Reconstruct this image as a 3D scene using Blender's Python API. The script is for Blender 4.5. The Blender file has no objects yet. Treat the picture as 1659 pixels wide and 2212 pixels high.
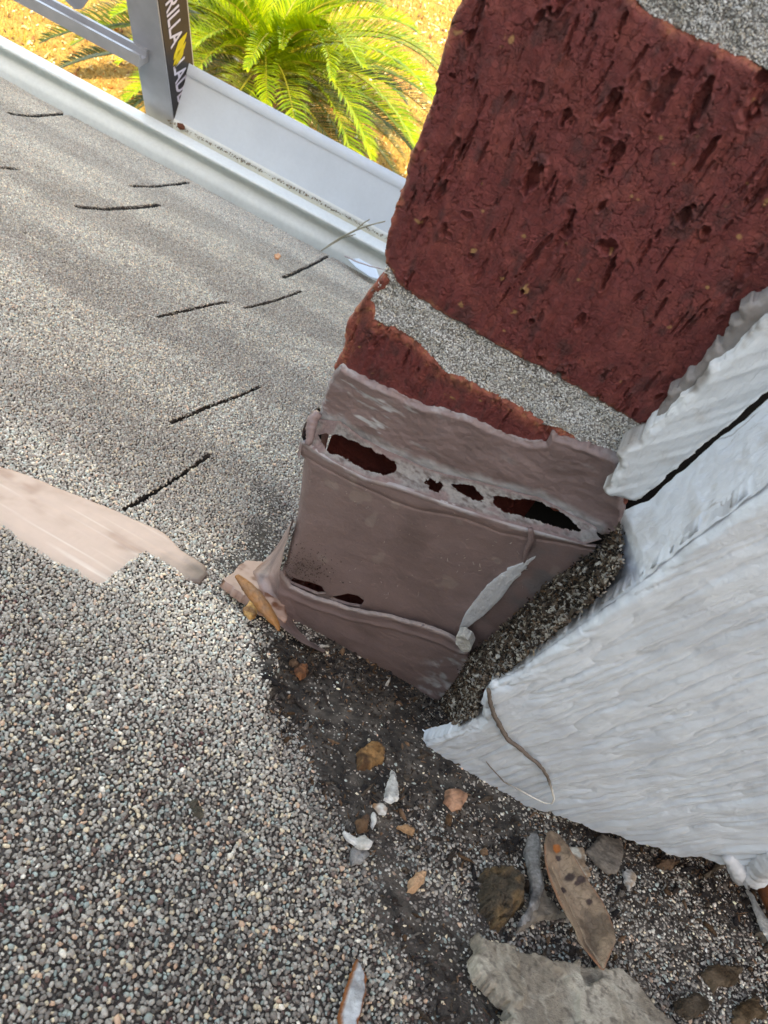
import bpy, math, random
import numpy as np
from mathutils import Matrix, Vector
scn = bpy.context.scene
random.seed(4); rng = np.random.default_rng(7)
# ------------------------------------------------------------------ camera, world, sun
F, CX, CY, SC = 1660.0, 829.5, 1106.0, 1.2
nz = lambda v: np.array(v, float) / np.linalg.norm(v)
_D = nz((-560, 1178, 1660)); _X = nz((1, .56, -.06)); _X = nz(_X - _D * (_X @ _D)); _Z = -_D; _Y = np.cross(_Z, _X)
M = np.array([_X, _Y, _Z])            # rows: world axes seen in camera axes (x right, y down, z forward)
cam_d = bpy.data.cameras.new('camera'); cam = bpy.data.objects.new('camera', cam_d)
scn.collection.objects.link(cam); scn.camera = cam
cam_d.sensor_fit = 'VERTICAL'; cam_d.sensor_height = 36; cam_d.lens = 36 * F / 2212
cam_d.clip_start = .005; cam_d.clip_end = 200
cam.matrix_world = Matrix([[M[i][0], -M[i][1], -M[i][2], 0] for i in range(3)] + [[0, 0, 0, 1]])
cam_d.dof.use_dof = True; cam_d.dof.focus_distance = .23; cam_d.dof.aperture_fstop = 62
SUN_EL, SUN_AZ = math.radians(41), math.radians(150)     # azimuth from +Y towards +X
w = bpy.data.worlds.new('World'); scn.world = w; w.use_nodes = True
nt = w.node_tree; sky = nt.nodes.new('ShaderNodeTexSky'); sky.sky_type = 'NISHITA'; sky.sun_disc = False
sky.sun_elevation = SUN_EL; sky.sun_rotation = SUN_AZ
bg = nt.nodes['Background']; bg.inputs[1].default_value = .15
nt.links.new(sky.outputs[0], bg.inputs[0])
sd = bpy.data.lights.new('sun', 'SUN'); sd.energy = 2.0; sd.angle = math.radians(.5); sd.color = (1, .95, .86)
so = bpy.data.objects.new('sun', sd); scn.collection.objects.link(so)
tosun = Vector((math.sin(SUN_AZ) * math.cos(SUN_EL), math.cos(SUN_AZ) * math.cos(SUN_EL), math.sin(SUN_EL)))
so.rotation_euler = tosun.to_track_quat('Z', 'Y').to_euler()
vs = scn.view_settings; vs.view_transform = 'Standard'; vs.look = 'None'; vs.gamma = 1; vs.use_curve_mapping = False
vs.exposure = 2.75
try:
    vs.use_white_balance = True; vs.white_balance_temperature = 9900; vs.white_balance_tint = 10
except Exception: pass

# ------------------------------------------------------------------ helpers
def ray(x, y): return np.stack([(np.asarray(x, float) - CX) / F, (np.asarray(y, float) - CY) / F, np.ones(np.shape(x))], -1) @ M.T
def lin(r, g, b):
    c = np.array([r, g, b]) / 255.; return np.where(c < .04045, c / 12.92, ((c + .055) / 1.055) ** 2.4)
class Plane:
    def __init__(s, o, U, V): s.o = np.array(o, float); s.U = nz(U); s.V = nz(V); s.N = np.cross(s.U, s.V); s.V = np.cross(s.N, s.U)
    def hit(s, px, off=0.):            # photo point -> world point on the plane raised by off
        r = ray([p[0] for p in px], [p[1] for p in px]); t = ((s.o + s.N * off) @ s.N) / (r @ s.N); return r * t[:, None]
    def uv(s, px, off=0.):
        q = s.hit(px, off) - s.o; return np.stack([q @ s.U, q @ s.V], -1)
    def at(s, u, v, h=0.): return s.o + np.multiply.outer(u, s.U) + np.multiply.outer(v, s.V) + np.multiply.outer(np.broadcast_to(h, np.shape(u)), s.N)
PITCH = math.radians(26.6); cp, sp = math.cos(PITCH), math.sin(PITCH)
RN = np.array([0, sp, cp]); _p0 = ray(300, 1900) * .125 * SC
ROOF = Plane(RN * (RN @ _p0), (1, 0, 0), (0, cp, -sp))
YW = .124
WALL = Plane((0, YW, 0), (1, 0, 0), (0, 0, 1))          # normal (0,-1,0): towards the camera
YF = .095
FASC = Plane((0, YF, 0), (1, 0, 0), (0, 0, 1))
def hsh(ix, iy, sd):
    h = (ix.astype(np.int64) * 374761393 + iy.astype(np.int64) * 668265263 + sd * 144269504) & 0xffffffff
    h = ((h ^ (h >> 13)) * 1274126177) & 0xffffffff; h = h ^ (h >> 16); return (h & 0xffff) / 65535.
def vn(x, y, sd=0):
    ix, iy = np.floor(x), np.floor(y); fx, fy = x - ix, y - iy; fx = fx * fx * (3 - 2 * fx); fy = fy * fy * (3 - 2 * fy)
    a = hsh(ix, iy, sd); b = hsh(ix + 1, iy, sd); c = hsh(ix, iy + 1, sd); d = hsh(ix + 1, iy + 1, sd)
    return (a + (b - a) * fx + (c - a) * fy + (a - b - c + d) * fx * fy) * 2 - 1
def fbm(x, y, sd=0, o=4, g=.5):
    t = 0; a = 1; n = 0
    for i in range(o): t = t + a * vn(x * 2 ** i + 13.7 * i, y * 2 ** i + 7.1 * i, sd + i); n += a; a *= g
    return t / n
def sstep(a, b, x): t = np.clip((x - a) / (b - a), 0, 1); return t * t * (3 - 2 * t)
def sdf(u, v, poly):                   # positive inside
    poly = np.asarray(poly); d2 = np.full(u.shape, 1e9); ins = np.zeros(u.shape, bool)
    for a, b in zip(poly, np.roll(poly, -1, 0)):
        e = b - a; wx, wy = u - a[0], v - a[1]; t = np.clip((wx * e[0] + wy * e[1]) / max(e @ e, 1e-18), 0, 1)
        d2 = np.minimum(d2, (wx - e[0] * t) ** 2 + (wy - e[1] * t) ** 2)
        if abs(e[1]) > 1e-15: ins ^= ((a[1] > v) != (b[1] > v)) & (u < e[0] * (v - a[1]) / e[1] + a[0])
    return np.where(ins, 1, -1) * np.sqrt(d2)
def dline(u, v, pl):                   # distance to an open polyline
    d2 = np.full(u.shape, 1e9)
    for a, b in zip(pl[:-1], pl[1:]):
        e = b - a; wx, wy = u - a[0], v - a[1]; t = np.clip((wx * e[0] + wy * e[1]) / max(e @ e, 1e-18), 0, 1)
        d2 = np.minimum(d2, (wx - e[0] * t) ** 2 + (wy - e[1] * t) ** 2)
    return np.sqrt(d2)
def tag(o, label=None, cat=None, group=None, kind=None):
    if label: o['label'] = label
    if cat: o['category'] = cat
    if group: o['group'] = group
    if kind: o['kind'] = kind
    return o
def empty(name, loc=(0, 0, 0)):
    o = bpy.data.objects.new(name, None); o.location = loc; o.empty_display_size = .02; scn.collection.objects.link(o); return o
def mesh(name, V, Fc, mat, parent=None, col=None, smooth=True):
    V = np.asarray(V, float).reshape(-1, 3); me = bpy.data.meshes.new(name)
    if isinstance(Fc, np.ndarray):
        k = Fc.shape[1]; me.vertices.add(len(V)); me.vertices.foreach_set('co', V.ravel())
        me.loops.add(Fc.size); me.loops.foreach_set('vertex_index', Fc.ravel().astype(np.int32))
        me.polygons.add(len(Fc)); me.polygons.foreach_set('loop_start', np.arange(0, Fc.size, k, dtype=np.int32))
        me.polygons.foreach_set('loop_total', np.full(len(Fc), k, np.int32)); me.update(calc_edges=True); me.validate()
    else: me.from_pydata(V.tolist(), [], [list(map(int, f)) for f in Fc]); me.update()
    if smooth: me.polygons.foreach_set('use_smooth', np.ones(len(me.polygons), bool))
    if col is not None:
        c = np.ones((len(V), 4), np.float32); c[:, :3] = np.clip(col, 0, 1)
        if len(V) == len(me.vertices): me.color_attributes.new('col', 'FLOAT_COLOR', 'POINT').data.foreach_set('color', c.ravel())
    me.materials.append(mat); o = bpy.data.objects.new(name, me); scn.collection.objects.link(o)
    if parent is not None:
        o.parent = parent; o.matrix_parent_inverse = Matrix.Translation(-Vector(parent.location)) if parent.type == 'EMPTY' else Matrix.Identity(4)
    return o
# materials ---------------------------------------------------------------
def mk(name, col=None, rough=.8, metal=0., spec=.3, noise=(), bumps=(), trans=0.):
    """col None -> 'col' attribute; noise: (scale, amount) value variation; bumps: (kind, scale, metres, stretch)"""
    m = bpy.data.materials.new(name); m.use_nodes = True; N = m.node_tree.nodes; L = m.node_tree.links
    b = N['Principled BSDF']; b.inputs['Roughness'].default_value = rough; b.inputs['Metallic'].default_value = metal
    b.inputs['Specular IOR Level'].default_value = spec
    g = N.new('ShaderNodeNewGeometry')
    if col is None: a = N.new('ShaderNodeAttribute'); a.attribute_name = 'col'; c = a.outputs['Color']
    else: a = N.new('ShaderNodeRGB'); a.outputs[0].default_value = (*col, 1); c = a.outputs[0]
    for sc_, am in noise:
        n = N.new('ShaderNodeTexNoise'); n.inputs['Scale'].default_value = sc_; n.inputs['Detail'].default_value = 5; L.new(g.outputs['Position'], n.inputs['Vector'])
        r = N.new('ShaderNodeMapRange'); r.inputs[1].default_value = .25; r.inputs[2].default_value = .75; r.inputs[3].default_value = 1 - am; r.inputs[4].default_value = 1 + am; L.new(n.outputs['Fac'], r.inputs[0])
        x = N.new('ShaderNodeVectorMath'); x.operation = 'SCALE'; L.new(c, x.inputs[0]); L.new(r.outputs[0], x.inputs['Scale']); c = x.outputs[0]
    L.new(c, b.inputs['Base Color'])
    if trans:
        t = N.new('ShaderNodeBsdfTranslucent'); L.new(c, t.inputs[0]); mx = N.new('ShaderNodeMixShader'); mx.inputs[0].default_value = trans
        L.new(b.outputs[0], mx.inputs[1]); L.new(t.outputs[0], mx.inputs[2]); L.new(mx.outputs[0], N['Material Output'].inputs[0])
    prev = None
    for kind, sc_, dist, st in bumps:
        mp = N.new('ShaderNodeMapping'); mp.inputs['Scale'].default_value = [sc_ * s for s in st]; L.new(g.outputs['Position'], mp.inputs[0])
        if kind == 'noise':
            n = N.new('ShaderNodeTexNoise'); n.inputs['Scale'].default_value = 1; n.inputs['Detail'].default_value = 6; n.inputs['Roughness'].default_value = .62; h = n.outputs['Fac']
        elif kind == 'crack':
            n = N.new('ShaderNodeTexVoronoi'); n.feature = 'DISTANCE_TO_EDGE'; n.inputs['Scale'].default_value = 1
            wn = N.new('ShaderNodeTexNoise'); wn.inputs['Scale'].default_value = 2.2; wn.inputs['Detail'].default_value = 4; L.new(mp.outputs[0], wn.inputs['Vector'])
            ad = N.new('ShaderNodeVectorMath'); ad.operation = 'ADD'; L.new(mp.outputs[0], ad.inputs[0]); L.new(wn.outputs['Color'], ad.inputs[1]); 
            q = N.new('ShaderNodeMapRange'); q.inputs[1].default_value = 0; q.inputs[2].default_value = .07; L.new(n.outputs['Distance'], q.inputs[0]); h = q.outputs[0]
            L.new(ad.outputs[0], n.inputs['Vector'])
        else:
            n = N.new('ShaderNodeTexVoronoi'); n.inputs['Scale'].default_value = 1; q = N.new('ShaderNodeMapRange'); q.inputs[1].default_value = .7; q.inputs[2].default_value = 0; L.new(n.outputs['Distance'], q.inputs[0]); h = q.outputs[0]
        if kind != 'crack': L.new(mp.outputs[0], n.inputs['Vector'])
        bp = N.new('ShaderNodeBump'); bp.inputs['Strength'].default_value = 1; bp.inputs['Distance'].default_value = dist; L.new(h, bp.inputs['Height'])
        if prev: L.new(prev, bp.inputs['Normal'])
        prev = bp.outputs[0]
    if prev: L.new(prev, b.inputs['Normal'])
    return m
I3 = (1, 1, 1)
M_brick = mk('brick_paint', rough=.62, spec=.35, noise=((900, .14), (160, .1)), bumps=(('noise', 1700, .0004, (1, 1, .5)), ('crack', 620, .0001, (.7, 1, 1.3))))
M_mortar = mk('mortar', rough=.95, noise=((2500, .3),), bumps=(('noise', 2500, .0006, I3),))
M_grain = mk('stone_granules', rough=.75, spec=.35, noise=((2600, .14),), bumps=(('noise', 2500, .00025, I3),))
M_asph = mk('asphalt', rough=.9, noise=((400, .4),), bumps=(('noise', 900, .001, I3),))
M_flash = mk('painted_lead', rough=.42, spec=.5, noise=((140, .1), (1400, .06)), bumps=(('noise', 200, .0004, I3), ('noise', 2200, .00012, I3)))
M_white = mk('white_board_paint', rough=.45, spec=.4, noise=((250, .05),), bumps=(('noise', 900, .0002, I3), ('noise', 2600, .00012, I3)))
M_trim = mk('brushed_white_paint', rough=.5, spec=.4, noise=((300, .06),), bumps=(('noise', 1200, .0003, (1, 1, .25)), ('crack', 420, .00004, (1, 1, .5))))
M_dirt = mk('dirt', rough=.95, noise=((1200, .4),), bumps=(('noise', 1200, .001, I3), ('noise', 3500, .0005, I3)))
M_chip = mk('flaking_chips', rough=.85, noise=((900, .22), (250, .12)), bumps=(('noise', 900, .0007, I3), ('noise', 3000, .0003, I3)))
M_leaf = mk('dry_leaf', rough=.55, spec=.4, noise=((500, .12),), bumps=(('noise', 700, .0003, I3), ('crack', 600, .0001, I3)))
M_strip = mk('bare_strip', rough=.5, spec=.4, noise=((220, .05),), bumps=(('noise', 400, .0002, (1, .2, .2)),))
M_gut = mk('gutter_enamel', col=lin(226, 231, 228), rough=.36, spec=.5, noise=((30, .05), (260, .05), (7, .06)), bumps=(('noise', 60, .0004, I3),))
M_cap = mk('cap_enamel', col=lin(212, 222, 230), rough=.35, spec=.5, noise=((25, .05), (300, .02)), bumps=(('noise', 40, .0004, I3),))
M_alu = mk('aluminium', col=lin(176, 178, 184), rough=.4, metal=.4, noise=((60, .1),), bumps=(('noise', 900, .0001, (1, 1, .1)),))
M_stk = mk('sticker_black', col=lin(38, 34, 36), rough=.45, noise=((60, .3),))
M_let = mk('sticker_letters', col=lin(205, 196, 205), rough=.6)
M_yel = mk('sticker_yellow', col=lin(205, 180, 40), rough=.6)
M_twig = mk('twig', rough=.9, noise=((800, .2),), bumps=(('noise', 2500, .0003, I3),))
M_palm = mk('palm_leaf', rough=.45, spec=.45, noise=((20, .15),), trans=.35)
M_trunk = mk('palm_trunk', col=lin(95, 70, 45), rough=.9, noise=((20, .4),), bumps=(('voro', 25, .02, I3),))
M_grass = mk('dry_grass', rough=.7, trans=.25)
M_rach = mk('palm_rachis', col=lin(120, 128, 50), rough=.5)
M_side = mk('house_siding', col=lin(176, 170, 160), rough=.7, bumps=(('noise', 30, .002, I3),))

def relief(name, mat, plane, px, res, hf, colf=None, holes=(), off=0., skirt=.001, jit=0., jsc=1500, parent=None, uvpoly=None, smooth=True, seed=1):
    """height relief bounded by an outline on a plane, with real thickness (skirt) behind its edge"""
    P = plane.uv(px, off) if uvpoly is None else np.asarray(uvpoly); H = [plane.uv(h, off) for h in holes]
    lo, hi = P.min(0) - res * 2, P.max(0) + res * 2
    u = np.arange(lo[0], hi[0], res); v = np.arange(lo[1], hi[1], res); U_, V_ = np.meshgrid(u, v)
    def S(a, b):
        s = sdf(a, b, P)
        for h in H: s = np.minimum(s, -sdf(a, b, h))
        if jit: s = s + jit * fbm(a * jsc, b * jsc, seed, 3)
        return s
    s = S(U_, V_); gy, gx = np.gradient(s, res); g2 = np.maximum(gx * gx + gy * gy, .25)
    ins = s > 0; q = ins[:-1, :-1] | ins[1:, :-1] | ins[:-1, 1:] | ins[1:, 1:]
    out = (~ins) & (s > -2.2 * res)
    U2 = np.where(out, U_ - gx * s / g2, U_); V2 = np.where(out, V_ - gy * s / g2, V_); s2 = np.where(out, 0, s)
    h = hf(U2, V2, np.maximum(s2, 0)) + off
    idx = np.arange(U_.size).reshape(U_.shape); j, i = np.nonzero(q)
    Q = np.stack([idx[j, i], idx[j, i + 1], idx[j + 1, i + 1], idx[j + 1, i]], 1)
    used, inv = np.unique(Q, return_inverse=True); Q = inv.reshape(Q.shape)
    uu, vv, hh = U2.ravel()[used], V2.ravel()[used], h.ravel()[used]
    V3 = plane.at(uu, vv) + hh[:, None] * plane.N
    e = np.concatenate([Q[:, [0, 1]], Q[:, [1, 2]], Q[:, [2, 3]], Q[:, [3, 0]]]); key = np.sort(e, 1); k = key[:, 0] * len(used) + key[:, 1]
    _, first, cnt = np.unique(k, return_index=True, return_counts=True); be = e[first[cnt == 1]]
    n0 = len(V3); bv = np.unique(be); mp = np.zeros(n0, int); mp[bv] = n0 + np.arange(len(bv))
    V3 = np.concatenate([V3, V3[bv] - plane.N * skirt]); Q = np.concatenate([Q, np.stack([be[:, 1], be[:, 0], mp[be[:, 0]], mp[be[:, 1]]], 1)])
    col = None
    if colf is not None:
        c = colf(uu, vv, s2.ravel()[used], hh - off); c = np.broadcast_to(c, (n0, 3)) if np.ndim(c) < 2 else c; col = np.concatenate([c, c[bv]])
    return mesh(name, V3, Q, mat, parent, col, smooth)
def mixc(a, b, t): t = np.asarray(t)[..., None]; return np.asarray(a) * (1 - t) + np.asarray(b) * t
def resample(P, n):
    P = np.asarray(P, float); d = np.r_[0, np.cumsum(np.linalg.norm(np.diff(P, axis=0), axis=1))]; t = np.linspace(0, d[-1], n)
    return np.stack([np.interp(t, d, P[:, k]) for k in range(P.shape[1])], 1)
def ruled(name, A, B, nu, nv, mat, parent=None, bow=0., bn=(0, 0, 1), rough=0., rs=900, col=None, cull=None, seed=3, smooth=True, thick=0.):
    A = resample(A, nu); B = resample(B, nu); t = np.linspace(0, 1, nv)[None, :, None]
    G = A[:, None] * (1 - t) + B[:, None] * t; bn = nz(bn); uu, vv = np.meshgrid(np.arange(nu), np.arange(nv), indexing='ij')
    L = np.linalg.norm(A[-1] - A[0]) / nu; W_ = np.linalg.norm(A - B, axis=1).mean() / nv
    nn = rough * fbm(uu * L * rs, vv * W_ * rs, seed) * (1 if rough else 0)
    G = G + ((bow * np.sin(np.pi * t[..., 0]) + nn)[..., None]) * bn
    idx = np.arange(nu * nv).reshape(nu, nv); Q = np.stack([idx[:-1, :-1], idx[1:, :-1], idx[1:, 1:], idx[:-1, 1:]], -1).reshape(-1, 4)
    V3 = G.reshape(-1, 3)
    if cull is not None: Q = Q[~cull(V3[Q].mean(1))]
    c = col(V3, uu.ravel() / nu, vv.ravel() / nv) if callable(col) else (np.broadcast_to(col, (len(V3), 3)) if col is not None else None)
    return mesh(name, V3, Q, mat, parent, c, smooth)
def project(P): c = np.asarray(P) @ M; return c[..., 0] / c[..., 2] * F + CX, c[..., 1] / c[..., 2] * F + CY, c[..., 2]
def tube(pts, rad, k=7, n=None, jitter=0.):
    P = np.asarray(pts, float)
    if n: P = resample(P, n)
    r = np.interp(np.linspace(0, 1, len(P)), np.linspace(0, 1, len(rad)), rad); V3 = []; Q = []
    T = np.gradient(P, axis=0); up = np.array([.3, .2, 1.])
    for i, (p, t) in enumerate(zip(P, T)):
        t = nz(t); a = nz(np.cross(t, up)); b = np.cross(t, a)
        for j in range(k): th = 2 * math.pi * j / k; V3.append(p + (a * math.cos(th) + b * math.sin(th)) * r[i] * (1 + jitter * random.uniform(-1, 1)))
    for i in range(len(P) - 1):
        for j in range(k): Q.append((i * k + j, i * k + (j + 1) % k, (i + 1) * k + (j + 1) % k, (i + 1) * k + j))
    Q.append(tuple(range(k))[::-1]); Q.append(tuple(range((len(P) - 1) * k, len(P) * k))); return V3, Q
def prism(corners, th, nrm):
    A = np.asarray(corners, float); n = nz(nrm) * th; k = len(A)
    return list(A) + list(A - n), [tuple(range(k)), tuple(range(2 * k - 1, k - 1, -1))] + [(i, i + k, (i + 1) % k + k, (i + 1) % k) for i in range(k)]
def join(parts):
    V3 = []; Q = []
    for v, q in parts: o = len(V3); V3 += list(v); Q += [tuple(i + o for i in f) for f in q]
    return V3, Q
def box(lo, hi):
    x0, y0, z0 = lo; x1, y1, z1 = hi
    return [(x0, y0, z0), (x1, y0, z0), (x1, y1, z0), (x0, y1, z0), (x0, y0, z1), (x1, y0, z1), (x1, y1, z1), (x0, y1, z1)], [(0, 3, 2, 1), (4, 5, 6, 7), (0, 1, 5, 4), (1, 2, 6, 5), (2, 3, 7, 6), (3, 0, 4, 7)]
# granule shapes
def ico():
    g = (1 + 5 ** .5) / 2; v = [(-1, g, 0), (1, g, 0), (-1, -g, 0), (1, -g, 0), (0, -1, g), (0, 1, g), (0, -1, -g), (0, 1, -g), (g, 0, -1), (g, 0, 1), (-g, 0, -1), (-g, 0, 1)]
    f = [(0, 11, 5), (0, 5, 1), (0, 1, 7), (0, 7, 10), (0, 10, 11), (1, 5, 9), (5, 11, 4), (11, 10, 2), (10, 7, 6), (7, 1, 8), (3, 9, 4), (3, 4, 2), (3, 2, 6), (3, 6, 8), (3, 8, 9), (4, 9, 5), (2, 4, 11), (6, 2, 10), (8, 6, 7), (9, 8, 1)]
    return np.array(v) / np.linalg.norm(v[0]), np.array(f)
IV, IF = ico()
SHAPES = [IV * rng.uniform(.66, 1.2, (12, 1)) * rng.uniform(.55, 1.4, (1, 3)) for _ in range(24)]
def rots(n):
    q = rng.normal(size=(n, 4)); q /= np.linalg.norm(q, axis=1)[:, None]; a, b, c, d = q.T
    return np.stack([1 - 2 * (c * c + d * d), 2 * (b * c - a * d), 2 * (b * d + a * c), 2 * (b * c + a * d), 1 - 2 * (b * b + d * d), 2 * (c * d - a * b), 2 * (b * d - a * c), 2 * (c * d + a * b), 1 - 2 * (b * b + c * c)], 1).reshape(n, 3, 3)
def scatter(name, P, size, col, mat, parent=None, stretch=None, shapes=None, smooth=False):
    n = len(P); sh = np.array(SHAPES)[rng.integers(0, len(SHAPES), n)]
    if stretch is not None: sh = sh * stretch[:, None, :]
    V3 = np.einsum('nij,nkj->nki', rots(n), sh) * np.asarray(size)[:, None, None] + P[:, None]
    Q = (IF[None] + (np.arange(n) * 12)[:, None, None]).reshape(-1, 3)
    return mesh(name, V3.reshape(-1, 3), Q, mat, parent, np.repeat(col, 12, 0), smooth)
GP = np.array([lin(182, 176, 166), lin(150, 143, 134), lin(116, 108, 101), lin(216, 198, 168), lin(156, 170, 164), lin(122, 138, 134), lin(82, 75, 70), lin(80, 52, 48), lin(52, 47, 45), lin(206, 166, 138), lin(236, 228, 212)])
GW = np.array([.2, .21, .18, .085, .075, .035, .09, .05, .03, .03, .015])
def gcol(n, w=GW, p=GP): return p[rng.choice(len(p), n, p=w / w.sum())] * rng.uniform(.8, 1.2, (n, 1))

# ------------------------------------------------------------------ ground, house, roof
GZ = -3.2
c = np.array(lin(196, 160, 84))
tag(mesh('lawn_ground', [(-400, -400, GZ), (400, -400, GZ), (400, 900, GZ), (-400, 900, GZ)], [(0, 1, 2, 3)],
         mk('lawn', col=lin(164, 132, 74), rough=.95, noise=((1.3, .15), (9, .3), (60, .4)), bumps=(('noise', 40, .03, I3),))), kind='structure')
# grass blades
n = 90000; gx = rng.uniform(-6.5, .5, n); gy = rng.uniform(4.0, 10.5, n); bl = rng.uniform(.02, .055, n); th = rng.uniform(0, 6.28, n); ln = rng.uniform(.3, 1.2, n); lt = rng.uniform(0, 6.28, n)
b0 = np.stack([gx, gy, np.full(n, GZ)], 1); wd = np.stack([np.cos(th), np.sin(th), 0 * th], 1) * .004; tip = b0 + np.stack([np.cos(lt) * ln * bl, np.sin(lt) * ln * bl, bl], 1)
V3 = np.stack([b0 - wd, b0 + wd, tip], 1).reshape(-1, 3); pat = fbm(gx * 1.6, gy * 1.6, 5)
gc = mixc(mixc(lin(196, 164, 98), lin(152, 106, 54), rng.uniform(0, 1, n)), lin(126, 134, 46), np.clip(pat * 1.3 + .1 + rng.normal(0, .25, n), 0, 1))
tag(mesh('lawn_grass', V3, np.arange(3 * n).reshape(-1, 3), M_grass, None, np.repeat(gc, 3, 0), False), 'dry yellow lawn grass around the palm far below the gutter', 'grass', kind='stuff')
n = 9000; q = np.stack([rng.uniform(-6.5, .3, n), rng.uniform(4.2, 10.5, n), np.full(n, GZ + .02)], 1)
tag(scatter('lawn_litter', q, rng.uniform(.006, .022, n), gcol(n, np.array([3, 2, 2, 1.]), np.array([lin(216, 196, 146), lin(178, 118, 66), lin(120, 84, 56), lin(226, 216, 186)])), M_grass, None, np.stack([rng.uniform(.8, 2, n), rng.uniform(.4, 1, n), np.full(n, .3)], 1)),
    'small dry leaves and thatch scattered over the yellow lawn', 'leaf litter', kind='stuff')
# sago palm on the lawn
pc = ray(572, 150); pc = pc * ((GZ + .50) / pc[2])
pm = empty('sago_palm', (pc[0], pc[1], GZ)); tag(pm, 'bright yellow green sago palm spreading its fronds on the dry lawn', 'palm')
def frond(L_, e0, drop, sd_, c0, c1):
    r_ = np.random.default_rng(sd_); N_ = 26; el = np.radians(e0 - drop * np.linspace(0, 1, N_) ** 1.3); d = np.stack([np.cos(el), 0 * el, np.sin(el)], 1) * L_ / N_; rp = np.cumsum(d, 0)
    V_, Q_ = tube(rp, [.011, .008, .004, .0015], 5); C_ = [lin(132, 128, 44)] * len(V_)
    for side in (-1, 1):
        for k in range(66):
            t = .10 + .90 * (k + .5) / 66; i = t * (N_ - 1); i0 = min(int(i), N_ - 2); p = rp[i0] + (rp[i0 + 1] - rp[i0]) * (i - i0); T_ = nz(rp[i0 + 1] - rp[i0]); B_ = np.array([0, side, 0.]); U_ = np.cross(T_, B_) * side * -1
            if U_[2] < 0: U_ = -U_
            ll = .21 * L_ / 1.4 * math.sin(math.pi * min(1, .12 + .86 * t)) ** .6 * r_.uniform(.9, 1.08); fw = math.radians(52 - 25 * t + r_.uniform(-4, 4)); dr = nz(B_ * math.sin(fw) + T_ * math.cos(fw) + U_ * (.42 + r_.uniform(-.08, .08))); wv = nz(np.cross(dr, U_)) * .0052
            m_ = p + dr * ll * .55; tp = p + dr * ll - np.array([0, 0, 1]) * ll * .10; o_ = len(V_); V_ += [p - wv, p + wv, m_ + wv, m_ - wv, tp]; Q_ += [(o_, o_ + 1, o_ + 2, o_ + 3), (o_ + 3, o_ + 2, o_ + 4)]
            cc = c0 + (c1 - c0) * r_.uniform(0, 1) ; C_ += [cc, cc, cc, cc, cc * 1.15]
    return V_, Q_, np.array(C_)
YG0, YG1, OG0, OG1 = lin(88, 124, 20), lin(150, 166, 34), lin(38, 56, 18), lin(76, 94, 30)
FV = [(1.45, 22, 62, 1, OG0, OG1), (1.5, 34, 70, 2, YG0, YG1), (1.4, 48, 80, 3, YG0, YG1), (1.3, 62, 88, 4, YG0, YG1), (1.1, 76, 80, 5, YG0, YG1), (1.35, 6, 40, 6, OG0, OG1)]
fm = []; pr_ = np.random.default_rng(11)
for row, (cnt, vi) in enumerate(((10, 5), (14, 0), (14, 1), (14, 2), (13, 3), (10, 4))):
    a = FV[vi]; V_, Q_, C_ = frond(*a)
    for k in range(cnt):
        if k == 0: f0 = o = mesh('frond', V_, Q_, M_palm, pm, C_)
        else: o = f0.copy(); scn.collection.objects.link(o)
        o.parent = pm; o.matrix_parent_inverse = Matrix.Identity(4); o.location = (0, 0, pc[2] - GZ - .02)
        o.rotation_euler = (pr_.uniform(-.25, .25), pr_.uniform(-.12, .12), 2 * math.pi * (k + pr_.uniform(-.3, .3)) / cnt + row * .4); sc_ = pr_.uniform(.86, 1.1); o.scale = (sc_,) * 3
V_, Q_ = tube([(pc[0], pc[1], GZ - .05), (pc[0], pc[1], GZ + .2), (pc[0], pc[1], GZ + .48)], [.17, .18, .15, .08], 16, 12, .12); mesh('trunk', V_, Q_, M_trunk, pm)
# the house wall under the roof, and an added shade wall behind it
hz = lambda y: float(ROOF.o @ RN - sp * y) / cp
hs = empty('house', (0, -1.2, GZ)); tag(hs, 'pale house wall carrying the shingle roof, with an unseen wall added behind to shade it', 'house')
mesh('wall', *box((-6, .3, GZ), (6, .5, hz(.5) - .06)), M_side, hs, smooth=False)
mesh('sun_block_wall', *box((-4.5, -1.45, hz(-1.2) - .5), (5.5, -1.25, 1.65)), M_side, hs, smooth=False)  # unseen, added to keep the sun off the roof
rt = empty('shingle_roof', tuple(ROOF.at(0, .1))); tag(rt, 'weathered grey asphalt shingle roof sloping down to the white gutter', 'roof')
cx_ = lambda y0, y1, dz: [(-6, y0, hz(y0) + dz), (6, y0, hz(y0) + dz), (6, y1, hz(y1) + dz), (-6, y1, hz(y1) + dz)]
M_far = bpy.data.materials.new('shingle_surround'); M_far.use_nodes = True
_N = M_far.node_tree.nodes; _L = M_far.node_tree.links; _g = _N.new('ShaderNodeNewGeometry'); _v = _N.new('ShaderNodeTexVoronoi'); _v.inputs['Scale'].default_value = 620; _L.new(_g.outputs['Position'], _v.inputs['Vector'])
_r = _N.new('ShaderNodeValToRGB'); _r.color_ramp.elements[0].color = (*lin(80, 75, 72), 1); _r.color_ramp.elements[1].color = (*lin(190, 184, 172), 1); _L.new(_v.outputs['Color'], _r.inputs[0]); _L.new(_r.outputs[0], _N['Principled BSDF'].inputs['Base Color'])
_b = _N.new('ShaderNodeBump'); _b.inputs['Distance'].default_value = .001; _b.invert = True; _L.new(_v.outputs['Distance'], _b.inputs['Height']); _L.new(_b.outputs[0], _N['Principled BSDF'].inputs['Normal']); _N['Principled BSDF'].inputs['Roughness'].default_value = .9
mesh('roof_deck', *prism(cx_(-1.25, .597, -.004), .03, RN), M_far, rt, smooth=False)

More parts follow.
